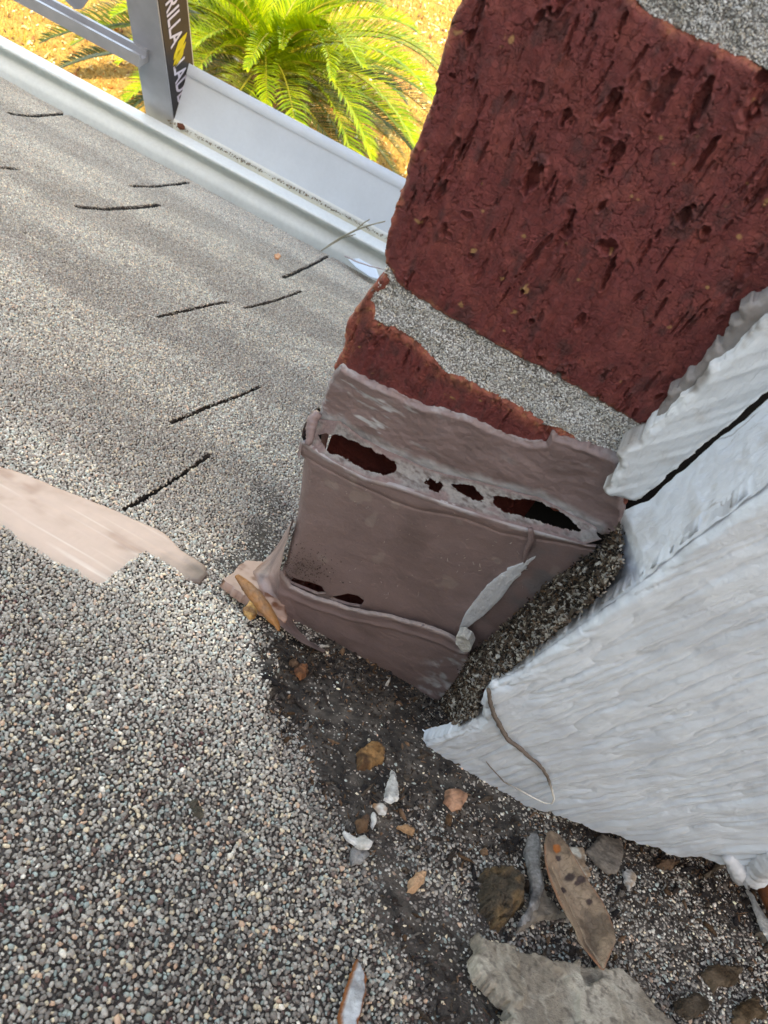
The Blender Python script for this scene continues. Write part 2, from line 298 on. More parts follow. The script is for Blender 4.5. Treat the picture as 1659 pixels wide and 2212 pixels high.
# roof heights: upper course in front, slits between tabs, debris hollow by the wall
POLY_A = [(-500, 830), (0, 1135), (60, 1182), (130, 1222), (215, 1262), (262, 1226), (310, 1190), (372, 1228), (430, 1268), (480, 1300), (545, 1345), (590, 1395), (604, 1440), (580, 1500), (570, 1560), (600, 1640), (640, 1720), (700, 1800), (740, 1870), (790, 1960), (830, 2060), (862, 2140), (900, 2300), (900, 3200), (-1500, 3200), (-1500, 230)]
UA = ROOF.uv(POLY_A, .004)
SL = [[(268, 1102), (330, 1066), (395, 1025), (452, 985)], [(370, 915), (440, 885), (500, 862), (560, 838)], [(340, 685), (400, 672), (450, 660), (492, 653)], [(528, 665), (590, 652), (650, 630)], [(612, 600), (660, 580), (705, 556), (740, 553), (770, 556)], [(168, 447), (230, 452), (290, 449), (342, 443)], [(284, 403), (340, 404), (405, 395)], [(18, 245), (75, 252), (158, 244)], [(-20, 362), (36, 366)]]
USL = [ROOF.uv(s) for s in SL]; WSL = [.0007, .0008, .0010, .0010, .0014, .0020, .0018, .0022, .0016]
DIRT = ROOF.uv([(450, 1215), (520, 1150), (600, 1060), (640, 1130), (620, 1300), (1000, 1400), (1800, 1500), (1800, 2500), (900, 2500), (862, 2140), (790, 1960), (740, 1870), (640, 1720), (560, 1560), (520, 1450), (470, 1330)])
def roofh(u, v):
    sa = sdf(u, v, UA) + .0006 * fbm(u * 900, v * 900, 21); h = .005 * sstep(-.0006, .0008, sa) + .0009 * fbm(u * 30, v * 30, 2, 3)
    h = h + .0018 * sstep(.0, .03, sa) * 0
    k = np.zeros(u.shape)
    for s, wd_ in zip(USL, WSL): k = np.maximum(k, 1 - sstep(wd_ * .8, wd_ * 1.5, dline(u, v, s)))
    return h - .003 * k, k, sa
# visible roof zone
u0, u1, v0, v1 = -.68, .20, -.02, float(np.dot(np.array([0, .6, hz(.6)]) - ROOF.o, ROOF.V))
zone = Plane(ROOF.o, ROOF.U, ROOF.V)
mesh_u = np.arange(u0, u1, .0012); mesh_v = np.arange(v0, v1, .0012); UU, VV = np.meshgrid(mesh_u, mesh_v); hh, kk, _ = roofh(UU, VV)
P3 = ROOF.at(UU, VV) + (hh - .0003)[..., None] * ROOF.N; pxx, pyy, pz = project(P3)
vis = (pxx > -900) & (pxx < 2100) & (pyy < 3000) & (pyy > -200) & (pz > .01)
idx = np.arange(UU.size).reshape(UU.shape); qm = vis[:-1, :-1] & vis[1:, 1:]; Q = np.stack([idx[:-1, :-1], idx[:-1, 1:], idx[1:, 1:], idx[1:, :-1]], -1)[qm]
us, inv = np.unique(Q, return_inverse=True)
def dirt_shade(u, v):
    ds = sdf(u, v, DIRT) + .008 * fbm(u * 60, v * 60, 31); sa_ = sdf(u, v, UA); step_dirt_shade = sstep(-.02, -.004, sa_) * sstep(.0015, 0, sa_) * (v < ROOF.uv([(600, 1400)])[0, 1] + .004) * .75; sm_ = sstep(.012, 0, np.abs(dline(u, v, SMU))) * np.clip(.95 + .9 * fbm(u * 120, v * 120, 37), 0, 1); return np.maximum(sm_, sstep(-.006, .014, ds)) * np.clip(.68 + step_dirt_shade + .45 * fbm(u * 55, v * 55, 33, 3) + .55 * sstep(.05, .0, np.hypot(u - DC[0], v - DC[1])), 0, 1) + 0 * u  # dirt amount; the step's low side also carries a painted gap shadow
SMU = ROOF.uv([(450, 1225), (520, 1215), (560, 1160), (600, 1080), (570, 1060)])
DC = ROOF.uv([(800, 1530)])[0]; dm = dirt_shade(UU.ravel()[us], VV.ravel()[us]); mcol = mixc(mixc(lin(84, 77, 72), lin(14, 13, 13), np.clip(kk.ravel()[us] * 2, 0, 1)), mixc(lin(58, 53, 49), lin(98, 90, 82), sstep(-.2, .6, fbm(UU.ravel()[us] * 300, VV.ravel()[us] * 300, 6))), dm)
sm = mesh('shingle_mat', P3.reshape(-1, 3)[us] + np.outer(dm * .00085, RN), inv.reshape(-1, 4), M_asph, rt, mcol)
# granules
sp_ = .00078; gu, gv = np.meshgrid(np.arange(u0, u1, sp_), np.arange(v0, v1, sp_)); gu = gu.ravel(); gv = gv.ravel()
x, y, z = project(ROOF.at(gu, gv)); k = (x > -420) & (x < 1780) & (y < 2420) & (y > 0) & (z > .01); gu = gu[k]; gv = gv[k]
gu = gu + rng.uniform(-.5, .5, len(gu)) * sp_; gv = gv + rng.uniform(-.5, .5, len(gv)) * sp_
hh, kk, sa = roofh(gu, gv); ks = kk < .35; gu, gv, hh, sa = gu[ks], gv[ks], hh[ks], sa[ks]
STRIP_PX = [(-60, 992), (0, 1011), (70, 1034), (130, 1060), (215, 1092), (300, 1130), (350, 1152), (372, 1172), (388, 1190), (410, 1205), (440, 1224), (447, 1246), (432, 1262), (400, 1262), (330, 1240), (300, 1250), (215, 1290), (100, 1230), (0, 1160), (-60, 1120)]
ss = sdf(gu, gv, ROOF.uv(STRIP_PX)); ds = sdf(gu, gv, DIRT) + .008 * fbm(gu * 60, gv * 60, 31)
keep = ~((ss > 0) & (sa < 0)); 
dirt = dirt_shade(gu, gv); keep &= rng.uniform(0, 1, len(gu)) > dirt * .32
gu, gv, hh, dirt, sa = [a[keep] for a in (gu, gv, hh, dirt, sa)]
n = len(gu); print('granules', n)
gc = gcol(n); drk = gcol(n, np.array([.03, .09, .24, .025, .05, .06, .27, .12, .15, .035, .008]))
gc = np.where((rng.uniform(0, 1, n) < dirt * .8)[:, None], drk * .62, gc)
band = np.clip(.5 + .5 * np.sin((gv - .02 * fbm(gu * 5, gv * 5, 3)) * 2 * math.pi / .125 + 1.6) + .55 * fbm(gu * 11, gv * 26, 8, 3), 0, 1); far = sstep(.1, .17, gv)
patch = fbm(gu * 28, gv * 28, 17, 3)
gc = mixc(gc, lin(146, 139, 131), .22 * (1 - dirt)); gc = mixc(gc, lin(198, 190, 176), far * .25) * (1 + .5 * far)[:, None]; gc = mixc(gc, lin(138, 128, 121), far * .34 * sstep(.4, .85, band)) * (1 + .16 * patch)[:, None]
mar = sstep(.25, .6, fbm(gu * 40 + 9, gv * 40, 77, 3)) * (1 - far)
gc = np.where((rng.uniform(0, 1, n) < mar * .3)[:, None], lin(96, 68, 66) * rng.uniform(.7, 1.2, (n, 1)), gc)
sz = rng.uniform(.00033, .00058, n) * np.where(rng.uniform(0, 1, n) < .12, 1.35, 1)
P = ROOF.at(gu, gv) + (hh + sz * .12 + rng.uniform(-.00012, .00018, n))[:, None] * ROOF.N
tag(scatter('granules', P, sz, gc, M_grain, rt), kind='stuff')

# bare tan strip under the front course
strip_c = lambda u, v, s, h: mixc(mixc(mixc(lin(200, 172, 156), lin(232, 220, 208), np.clip(-.6 + 1.3 * vn(u * 18 + v * 8, (v + u * .02) * 900, 4) + .6 * fbm(u * 12, v * 260, 5), 0, 1) * sstep(.0, .004, s)), lin(156, 120, 102), .7 * sstep(.0, .7, fbm(u * 90, v * 90, 8))), lin(74, 64, 58), .85 * sstep(.022, .0, np.hypot(u - EN[0], v - EN[1]) + .006 * fbm(u * 200, v * 200, 24)))
EN = ROOF.uv([(452, 1262)])[0]
tag(relief('metal_strip', M_strip, ROOF, STRIP_PX, .0006, lambda u, v, s: .0006 + .0004 * sstep(0, .001, s) + .00008 * vn(u * 30, v * 700, 6), strip_c, skirt=.001, jit=.0005, jsc=500),
    'smooth tan strip with pale brush streaks crossing the shingles left of the flashing', 'metal strip')
tag(relief('sealant_patch', M_strip, ROOF, [(470, 1278), (492, 1262), (520, 1236), (560, 1240), (600, 1300), (606, 1362), (572, 1350), (540, 1330), (505, 1305)], .0005,
           lambda u, v, s: .0050 + .00015 * fbm(u * 200, v * 200, 3), lambda u, v, s, h: mixc(lin(168, 138, 124), lin(108, 66, 46), sstep(-.1, .5, fbm(u * 300, v * 300, 9))), skirt=.003, jit=.0006, jsc=700),
    'small rust stained tan sealant patch at the corner of the flashing base', 'sealant')

# ------------------------------------------------------------------ brick wall
bw = empty('brick_wall', (0, YW, -.2)); tag(bw, 'dark red painted brick wall rising above the brown flashing', 'brick wall')
pits = []
for _ in range(330): 
    L_ = random.choice([.0008, .0012, .002, .003, .0045]) * random.uniform(.6, 1.4); pits.append((random.uniform(-.045, .11), random.uniform(-.11, .03), L_, random.uniform(.00035, .0009) * (1 + L_ * 120), random.uniform(.0003, .0013), random.uniform(-.25, .25)))
for _ in range(420): pits.append((random.uniform(-.04, .1), random.uniform(-.11, .03), random.uniform(.0008, .0034), random.uniform(.00018, .0004), random.uniform(.0003, .0008), random.uniform(-.1, .15)))
for a, b, L_, wd_, dp in [(.012, -.034, .006, .0022, .0014), (.0, -.029, .004, .0012, .0016), (-.006, -.047, .003, .0011, .0016), (.019, -.045, .006, .0011, .0012), (.012, -.056, .002, .001, .0018), (-.012, -.062, .0028, .0012, .002), (.004, -.066, .0015, .0016, .0016), (-.019, -.036, .004, .0014, .0016), (-.002, -.053, .003, .001, .0014)]: pits.append((a, b, L_, wd_, dp, .05))
def brickh(r, seed):
    def f(u, v, s):
        h = .0002 * fbm(u * 150, v * 90, seed, 3) + .00018 * fbm(u * 1100, v * 600, seed + 5, 4) + .00036 * vn(u * 800, v * 120, seed + 9)
        rd = np.abs(fbm(u * 500 + 3, v * 220, seed + 20, 3)); h -= .0003 * (1 - sstep(0, .035, rd))
        for a, b, L_, wd_, dp, sl in pits:
            du = (u - a - sl * (v - b)) / wd_; dv = (v - b) / L_; m = (np.abs(du) < 1.7) & (np.abs(dv) < 1.5)
            if m.any():
                d = np.sqrt(du[m] ** 2 + dv[m] ** 2) + .35 * vn(u[m] * 1500, v[m] * 1500, 4); h[m] -= .9 * dp * (1 - sstep(.75, 1.0, d)) - .25 * dp * (1 - sstep(0, .35, np.abs(d - 1.15)))
        rr = r * (1 + .35 * fbm(u * 300, v * 300, seed + 2)); t = np.clip(1 - s / rr, 0, 1); return h - rr * (1 - np.sqrt(1 - np.minimum(t, .999) ** 2)) * .9
    return f
def brickc(seed, edge, amt=1.):
    def f(u, v, s, h):
        m = fbm(u * 260, v * 260, seed, 4); c = mixc(lin(112, 54, 54), lin(128, 66, 62), sstep(-.2, .7, m)); c = mixc(c, lin(90, 50, 50), sstep(.1, .6, fbm(u * 500, v * 240, seed + 3)))
        e = sstep(edge * 1.5, 0, s + .0014 * fbm(u * 300, v * 300, seed + 4) + .0004); raw = mixc(lin(158, 90, 74), lin(176, 122, 86), sstep(.1, .6, fbm(u * 1100, v * 1100, seed + 6)))
        raw = mixc(raw, lin(104, 60, 44), sstep(.0, .5, fbm(u * 700, v * 700, seed + 8)))
        c = mixc(c, raw, e * amt); sp2 = sstep(.62, .72, fbm(u * 420 + 5, v * 420, seed + 11, 3)); return mixc(c, lin(178, 142, 96), sp2 * .7)
    return f
B1 = [(1320, -420), (1180, -320), (1060, -160), (1010, -60), (990, 0), (972, 50), (952, 110), (940, 165), (928, 225), (908, 285), (886, 328), (872, 390), (852, 445), (838, 490), (830, 540), (828, 572), (845, 592), (862, 620), (900, 648), (950, 678), (1000, 708), (1060, 742), (1110, 770), (1180, 805), (1250, 845), (1320, 885), (1385, 925), (1410, 925), (1500, 850), (1560, 790), (1659, 700), (1900, 470), (1960, 330), (1750, 200), (1659, 152), (1620, 132), (1560, 108), (1500, 78), (1440, 56), (1400, 32), (1370, -5), (1300, -60), (1250, -90)]
B1 = [(1010, -60), (990, 0)] + B1[5:-2] + [(1310, -50), (1200, -110)]
relief('brick', M_brick, WALL, B1, .00016, brickh(.0013, 3), brickc(4, .0012), skirt=.022, jit=.0004, jsc=700, parent=bw)
B2 = [(832, 583), (820, 600), (800, 626), (775, 658), (748, 695), (742, 745), (722, 790), (705, 850), (688, 905), (735, 925), (780, 958), (850, 992), (905, 1018), (1030, 1052), (1160, 1085), (1290, 1150), (1345, 1100), (1420, 1010), (1340, 992), (1280, 970), (1190, 922), (1110, 880), (1060, 852), (1000, 820), (955, 798), (905, 748), (850, 712), (810, 692), (800, 650), (840, 610)]
relief('brick', M_brick, WALL, B2, .0002, brickh(.0012, 40), brickc(44, .0026, .8), skirt=.022, jit=.0005, jsc=700, parent=bw)
B0 = WALL.uv([(1380, -2), (1659, 146)]); 
MORT = [(834, 576), (826, 596), (806, 628), (774, 662), (792, 690), (812, 694), (850, 714), (905, 752), (955, 801), (1000, 822), (1060, 854), (1110, 884), (1160, 914), (1220, 940), (1290, 972), (1345, 996), (1440, 1000), (1500, 985), (1400, 930), (1320, 884), (1180, 803), (1060, 740), (950, 676), (900, 645), (865, 618), (848, 590)]
MORT2 = [(1180, -160), (1300, -62), (1370, -6), (1400, 34), (1440, 58), (1500, 80), (1560, 112), (1620, 136), (1659, 156), (1800, 230), (1900, 100), (1700, -120), (1500, -260)]
mh = lambda u, v, s: -.0008 + .0008 * fbm(u * 260, v * 260, 60, 3) + .0004 * fbm(u * 1500, v * 1500, 61)
mc = lambda u, v, s, h: mixc(lin(146, 146, 146), lin(108, 106, 104), sstep(-.2, .5, fbm(u * 260, v * 260, 66)))
for k_, (mp_, sd_) in enumerate(((MORT, 1), (MORT2, 2))):
    mo = relief('mortar_joint', M_mortar, WALL, mp_, .0003, mh, mc, skirt=.02, jit=.0005, jsc=600, parent=bw)
    P = WALL.uv(mp_); n = 16000; q = rng.uniform(P.min(0), P.max(0), (n, 2)); s = sdf(q[:, 0], q[:, 1], P) + .0006 * fbm(q[:, 0] * 600, q[:, 1] * 600, 5)
    q = q[s > .0001]; n = len(q); hq = mh(q[:, 0], q[:, 1], 0); sz = rng.uniform(.00012, .00026, n)
    gc = gcol(n, np.array([.5, .2, .1, .1]), np.array([lin(218, 222, 224), lin(196, 198, 198), lin(152, 152, 152), lin(214, 208, 196)])) * .95
    if k_: gc = gc * .9; sz = sz * .8
    o = scatter('sand_grains', WALL.at(q[:, 0], q[:, 1]) + (hq + sz * .1)[:, None] * WALL.N, sz, gc, M_grain, bw); tag(o, kind='stuff')
# body of the wall behind its face
X0 = -.024
mesh('wall_core', *box((X0, YW + .02, -.40), (.9, .66, .9)), mk('brick_body', col=lin(96, 44, 40), rough=.8, noise=((200, .2),), bumps=(('noise', 400, .001, I3),)), bw, smooth=False)

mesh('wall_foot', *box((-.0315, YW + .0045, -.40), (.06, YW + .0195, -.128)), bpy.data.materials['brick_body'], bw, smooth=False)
mesh('gap_shade_box', *box((.0205, YW + .004, -.16), (.14, YW + .0195, .05)), mk('shade_black', col=lin(26, 23, 22), rough=.95), bw, smooth=False)  # near-black box standing in for the shade inside the open trim gap
# ------------------------------------------------------------------ flashing
fl = empty('chimney_flashing', (0, YW, -.2)); tag(fl, 'brown painted metal flashing with torn sealant holes wrapping the brick base', 'flashing')
FC, FG, FD = lin(130, 111, 110), lin(172, 173, 176), lin(98, 82, 80)
HOLES = [[(688, 939), (709, 937), (736, 942), (775, 957), (810, 975), (841, 989), (852, 997), (858, 1013), (842, 1026), (820, 1023), (789, 1013), (762, 1000), (736, 985), (715, 979), (698, 966)],
         [(918, 1032), (934, 1037), (950, 1040), (960, 1050), (948, 1062), (931, 1057), (919, 1046)],
         [(974, 1046), (992, 1044), (1021, 1048), (1032, 1061), (1046, 1074), (1040, 1082), (1016, 1079), (1000, 1066), (980, 1054)],
         [(1062, 1069), (1104, 1076), (1157, 1081), (1204, 1102), (1241, 1128), (1256, 1148), (1204, 1140), (1157, 1124), (1104, 1110), (1072, 1097)]]
OU, OL = .0013, .0078
def streaky(u, v, s, h, base=FC):
    k1 = sstep(.35, .75, fbm(u * 120, v * 520, 71, 4)); c = mixc(base, FD, sstep(.1, .7, fbm(u * 90, v * 90, 72)) * .5); return c, k1
UPB = [(688, 905), (735, 912), (780, 945), (850, 978), (905, 1005), (960, 1022), (1030, 1040), (1100, 1058), (1160, 1072), (1230, 1108), (1290, 1140)]
def upc(u, v, s, h):
    c, k1 = streaky(u, v, s, h); e = 1 - sstep(0, .0007, s + .0007 * fbm(u * 900, v * 900, 3)); lw = 1 - sstep(.0005, .003, dline(u, v, UB) + .0012 * fbm(u * 400, v * 400, 8)); lf = sstep(.0, -.022, u) * sstep(.15, .5, fbm(u * 200, v * 900, 14))
    return mixc(c, FG, np.clip(np.maximum(np.maximum(e * .6 * sstep(-.3, .3, fbm(u * 120, v * 120, 17)), lw * .8), np.maximum(lf, k1 * .25)), 0, 1))
UPX = [(735, 792), (748, 802), (775, 815), (810, 832), (850, 850), (880, 868), (910, 880), (935, 884), (960, 892), (1010, 905), (1040, 918), (1060, 932), (1100, 948), (1140, 960), (1175, 958), (1190, 940), (1205, 948), (1240, 960), (1290, 975), (1338, 996), (1350, 1040), (1345, 1090), (1345, 1150), (1300, 1160), (1230, 1118), (1160, 1082), (1030, 1050), (905, 1015), (850, 988), (780, 954), (735, 922), (688, 912), (690, 880), (700, 850), (712, 815)]
UB = WALL.uv(UPB, OU)
uph = lambda u, v, s: .0005 * fbm(u * 160, v * 220, 73, 3) + .00012 * fbm(u * 900, v * 900, 74) + .0003 * (1 - sstep(0, .0012, np.abs(s - .0008))) * (.5 + fbm(u * 140, v * 140, 18)) - .0008 * (1 - sstep(0, .0009, s))
relief('upper_apron', M_flash, WALL, UPX, .00025, uph, upc, off=OU, skirt=.002, jit=.0004, jsc=700, parent=fl)
# sealant ledge with torn holes
LOW = [(652, 955), (672, 968), (700, 988), (735, 1005), (790, 1032), (850, 1047), (905, 1065), (960, 1085), (1035, 1110), (1100, 1130), (1180, 1152), (1262, 1176), (1300, 1165)]
A = WALL.hit(UPB[:], OU + .0006); Bp = WALL.hit(LOW[1:], OL)
def cull(C):
    x, y, _ = project(C); j = 6.5 * fbm(x * .07, y * .07, 5, 4, .6); m = np.zeros(len(C), bool)
    for H in HOLES: m |= (sdf(x, y, H) + j) > 0
    return m
M_seal = mk('torn_sealant', rough=.85, noise=((1200, .2),), bumps=(('noise', 500, .0005, (1, 1, .4)), ('noise', 2400, .00015, I3)))
ruled('sealant_bead', A, Bp, 420, 50, M_seal, fl, bow=-.0012, bn=(0, -.3, 1), rough=.0007, rs=170, cull=cull,
      col=lambda V3, a, b: mixc(mixc(lin(140, 136, 134), lin(100, 90, 88), sstep(-.2, .6, fbm(V3[:, 0] * 700, V3[:, 2] * 1400 + V3[:, 1] * 900, 12))), FC, np.clip(sstep(.8, 1, b) + sstep(.12, 0, b) + .9 * sstep(.05, .35, fbm(V3[:, 0] * 160, V3[:, 1] * 300, 23)), 0, 1)))
# main sheet
SH = LOW[:-1] + [(1300, 1182), (1250, 1215), (1190, 1262), (1120, 1330), (1060, 1390), (1000, 1450), (960, 1480), (900, 1430), (800, 1400), (700, 1360), (640, 1320), (608, 1262), (603, 1232), (612, 1195), (628, 1130), (636, 1060), (643, 1000)]
HA = [(610, 1240), (613, 1256), (624, 1266), (648, 1276), (680, 1289), (701, 1288), (692, 1272), (664, 1262), (640, 1257), (622, 1250)]
HB = [(706, 1296), (722, 1293), (749, 1286), (770, 1291), (784, 1303), (775, 1316), (749, 1312), (722, 1304)]
LOWu = WALL.uv(LOW, OL); LE = WALL.uv([(643, 1000), (636, 1060), (628, 1130), (612, 1195), (603, 1232)], OL)
HEMp = WALL.uv([(648, 985), (700, 1015), (750, 1040), (800, 1062), (850, 1085), (905, 1102), (960, 1110), (1010, 1122), (1080, 1150), (1140, 1162), (1200, 1172), (1290, 1190)], OL)
def shh(u, v, s):
    d = dline(u, v, LOWu); dl = dline(u, v, LE); hm = dline(u, v, HEMp); above = sstep(.0, .0006, np.interp(u, HEMp[:, 0], HEMp[:, 1]) * -1 + v)
    h = .0005 * fbm(u * 70, v * 70, 80, 3) + .00035 * above * sstep(0, .002, hm) - .0003 * (1 - sstep(0, .0005, hm)) + .0002 * (1 - sstep(0, .0007, np.abs(d - .0006))) * (.6 + fbm(u * 200, v * 200, 19))
    t = np.clip(1 - dl / .004, 0, 1); return h - .004 * (1 - np.sqrt(1 - np.minimum(t, .999) ** 2)) - .0009 * sstep(-.13, -.17, v)
def shc(u, v, s, h):
    c, k1 = streaky(u, v, s, h); d = dline(u, v, LOWu); e = (1 - sstep(.0002, .0012, d + .0009 * fbm(u * 500, v * 500, 15)))
    c = mixc(c, FG, e * .55 * sstep(-.4, .3, fbm(u * 150, v * 150, 16))); c = mixc(c, lin(150, 136, 130), .5 * sstep(.5, .6, fbm(u * 160 + 3, v * 160, 92, 2)));
    gr = sstep(.02, .034, u) * sstep(-.1, .4, fbm(u * 200, v * 200, 95)); return mixc(c, lin(104, 108, 112), gr * .7)
relief('front_sheet', M_flash, WALL, SH, .0003, shh, shc, holes=[HA, HB], off=OL, skirt=.0009, parent=fl)
# side return of the sheet round the corner and its curled lip
a = WALL.hit([(652, 955), (643, 1000), (636, 1060), (628, 1130), (612, 1195), (603, 1232), (606, 1262)], OL - .0036); a[:, 0] += .0018; b = a + np.array([.0012, .0105, 0])
ruled('side_sheet', a, b, 60, 12, M_flash, fl, col=FC)
ct = WALL.hit([(684, 880), (668, 897), (655, 922), (650, 945), (653, 958)], 0); ct[:, 1] -= np.array([.002, .004, .0055, .0072, .0082]) * 1
ct = np.array([WALL.hit([p], o_)[0] for p, o_ in zip([(686, 878), (668, 897), (656, 920), (651, 942), (654, 957)], [.0, .0025, .005, .0068, .0078])])
ruled('curled_lip', ct, ct + np.array([.0003, .0, -.0065]), 40, 10, M_flash, fl, rough=.0002, col=lambda V3, a, b: mixc(FG, FC, sstep(0, .3, b)))
tl = np.array([WALL.hit([p], o_)[0] for p, o_ in zip([(688, 892), (676, 905), (672, 925), (669, 948), (664, 960)], [.003, .004, .0055, .007, .0078])])
V_, Q_ = tube(tl, [.0011, .0014, .0011, .0008], 9, 24, .12); mesh('sealant_tail', V_, Q_, M_flash, fl, np.broadcast_to(FC, (len(V_), 3)))
# lower skirt of the flashing, standing off and flaring out
SK = [(604, 1236), (612, 1252), (626, 1270), (650, 1281), (682, 1294), (712, 1302), (748, 1316), (780, 1322), (840, 1334), (900, 1350), (950, 1368), (992, 1388), (1010, 1400), (1012, 1425), (990, 1460), (968, 1490), (950, 1510), (925, 1503), (880, 1490), (820, 1466), (768, 1440), (720, 1410), (685, 1388), (650, 1358), (622, 1325), (604, 1285)]
OS = .0098; SKt = WALL.uv(SK[:12], OS); SKb = WALL.uv(SK[15:], OS)
def skh(u, v, s):
    d = dline(u, v, SKt); return .0004 * fbm(u * 120, v * 120, 85, 3) + .0003 * (1 - sstep(0, .0009, np.abs(d - .0008))) * (.5 + fbm(u * 170, v * 170, 20)) - .0016 * (1 - sstep(0, .0012, d)) * 0 + .0007 * (1 - sstep(.0004, .004, dline(u, v, SKb))) + .0003 * (1 - sstep(.0, .0016, np.abs(d - .0045 - .001 * fbm(u * 90, v * 90, 7)))) 
def skc(u, v, s, h):
    c, k1 = streaky(u, v, s, h, FC * .96); d = dline(u, v, SKt); c = mixc(c, lin(150, 140, 136), .5 * (1 - sstep(.0001, .0008, d)))
    x, _y = u, v; return mixc(c, FG, .8 * sstep(.018, .026, u) * sstep(.1, .5, fbm(u * 300, v * 300, 97)))
relief('lower_skirt', M_flash, WALL, SK, .0003, skh, skc, off=OS, skirt=.0012, jit=.0003, jsc=600, parent=fl)
# splayed foot at the left corner
a = np.concatenate([WALL.hit([(632, 1120), (622, 1160), (612, 1195), (604, 1236)], OL - .001), WALL.hit([(606, 1285), (622, 1325), (655, 1362), (700, 1398)], OS + .0003)])
b = ROOF.hit([(628, 1128), (598, 1180), (570, 1212), (545, 1235), (575, 1300), (605, 1352), (650, 1388), (698, 1410)], .005)
ruled('splayed_foot', a, b, 90, 24, M_flash, fl, bow=-.0016, bn=(-.3, -.6, .7), rough=.0004, rs=300, col=lambda V3, a, b: mixc(mixc(lin(146, 124, 118), lin(112, 96, 94), sstep(-.3, .5, fbm(V3[:, 0] * 300, V3[:, 2] * 300, 5))), lin(110, 66, 44), sstep(.75, 1, b) * sstep(-.1, .4, fbm(V3[:, 0] * 400, V3[:, 2] * 400, 6))))
relief('hollow_shade', bpy.data.materials['shade_black'], WALL, [(688, 882), (670, 899), (658, 922), (654, 944), (655, 958), (690, 990), (694, 905)], .0004, lambda u, v, s: 0 * u, off=.0006, skirt=.0005, parent=fl)  # black patch that paints the shade in the hollow behind the curled lip
n = 150; q = np.stack([rng.uniform(640, 1200, n), rng.uniform(1000, 1300, n)], 1); s_ = sdf(q[:, 0], q[:, 1], [(660, 990), (1260, 1180), (1000, 1380), (640, 1230)]); q = q[s_ > 8]; n = len(q)
o = scatter('lint_specks', WALL.hit(q, OL + .0004), rng.uniform(.00008, .00022, n), np.tile(lin(190, 180, 170), (n, 1)), M_dirt, fl, np.stack([rng.uniform(.5, 4, n), np.full(n, .5), np.full(n, .5)], 1)); tag(o, kind='stuff')
n = 500; q = np.stack([rng.normal(650, 34, n), rng.normal(1225, 22, n)], 1); q = q[(q[:, 0] > 618) & (q[:, 1] < 1262)]; n = len(q)
o = scatter('dirt_specks', WALL.hit(q, OL + .0002), rng.uniform(.00008, .00026, n), gcol(n, np.array([1., 1]), np.array([lin(84, 70, 66), lin(120, 104, 98)])), M_dirt, fl); tag(o, kind='stuff')
# white brush smear, drip
relief('paint_smear', M_trim, WALL, [(1158, 1203), (1136, 1224), (1139, 1226), (1122, 1238), (1126, 1242), (1108, 1256), (1085, 1290), (1050, 1325), (1015, 1352), (996, 1366), (991, 1360), (1002, 1330), (1025, 1300), (1050, 1268), (1082, 1242), (1096, 1236), (1094, 1230), (1122, 1220)], .0002,
       lambda u, v, s: .0001 * sstep(0, .0006, s) + .00008 * vn((u - v) * 900, (u + v) * 2600, 3), lambda u, v, s, h: mixc(lin(196, 200, 206), FC, sstep(.1, .5, vn((u - v) * 300, (u + v) * 1800, 8)) * sstep(.03, .038, u)), off=OL + .0003, skirt=.001, jit=.0001, jsc=900, parent=fl)
V_, Q_ = tube(WALL.hit([(1146, 1142), (1148, 1165), (1138, 1190), (1132, 1214)], OL + .0008), [.0006, .0008, .0007, .0006, .0003], 8, 22, .15); mesh('sealant_drip', V_, Q_, M_flash, fl, np.broadcast_to(FC * .9, (len(V_), 3)))

# ------------------------------------------------------------------ white boards
tb = empty('trim_board', (.05, YW, -.1)); tag(tb, 'white brushed trim board on the brick, above the dark open gap', 'board')
TR = [(1298, 1062), (1312, 1056), (1322, 1040), (1336, 1015), (1330, 985), (1352, 966), (1380, 958), (1395, 938), (1430, 915), (1470, 868), (1500, 845), (1530, 800), (1580, 770), (1625, 720), (1659, 690), (1900, 450), (2000, 620), (1700, 815), (1659, 850), (1610, 888), (1560, 935), (1520, 965), (1480, 1002), (1440, 1035), (1400, 1072), (1372, 1090), (1345, 1082), (1318, 1080)]
tru = WALL.uv(TR, .006)
wc = lambda u, v, s, h: mixc(mixc(lin(222, 228, 233), lin(196, 190, 184), sstep(.2, .8, fbm(u * 300, v * 300, 41)) * .5), lin(128, 116, 106), .75 * (1 - sstep(.0001, .0012, s)) * sstep(-.1, .4, fbm(u * 260, v * 260, 48)))
relief('board_face', M_trim, WALL, TR, .0003, lambda u, v, s: .00022 * vn((u - v * .62) * 900, (v + u * .62) * 45, 5) + .0003 * fbm(u * 120, v * 90, 45) - .001 * (1 - sstep(0, .0012, s)), wc, off=.006, skirt=.007, jit=.0005, jsc=500, parent=tb)
relief('caulk', M_flash, WALL, [(1392, 942), (1410, 926), (1424, 896), (1446, 866), (1440, 850), (1470, 840), (1480, 815), (1500, 812), (1510, 790), (1545, 745), (1560, 752), (1575, 700), (1600, 690), (1598, 668), (1620, 655), (1640, 652), (1662, 632), (1900, 400), (1940, 470), (1662, 700), (1600, 765), (1530, 812), (1470, 880), (1420, 930)], .0003,
       lambda u, v, s: .0005 * fbm(u * 250, v * 250, 47) + .0008 * sstep(0, .0008, s) - .0006, lambda u, v, s, h: np.broadcast_to(lin(138, 133, 132), (len(u), 3)), off=.0030, skirt=.0035, jit=.0005, jsc=500, parent=tb)
fb = empty('fascia_board', (.05, YF, -.18)); tag(fb, 'wide white grained board end resting over the dirty shingles at lower right', 'board')
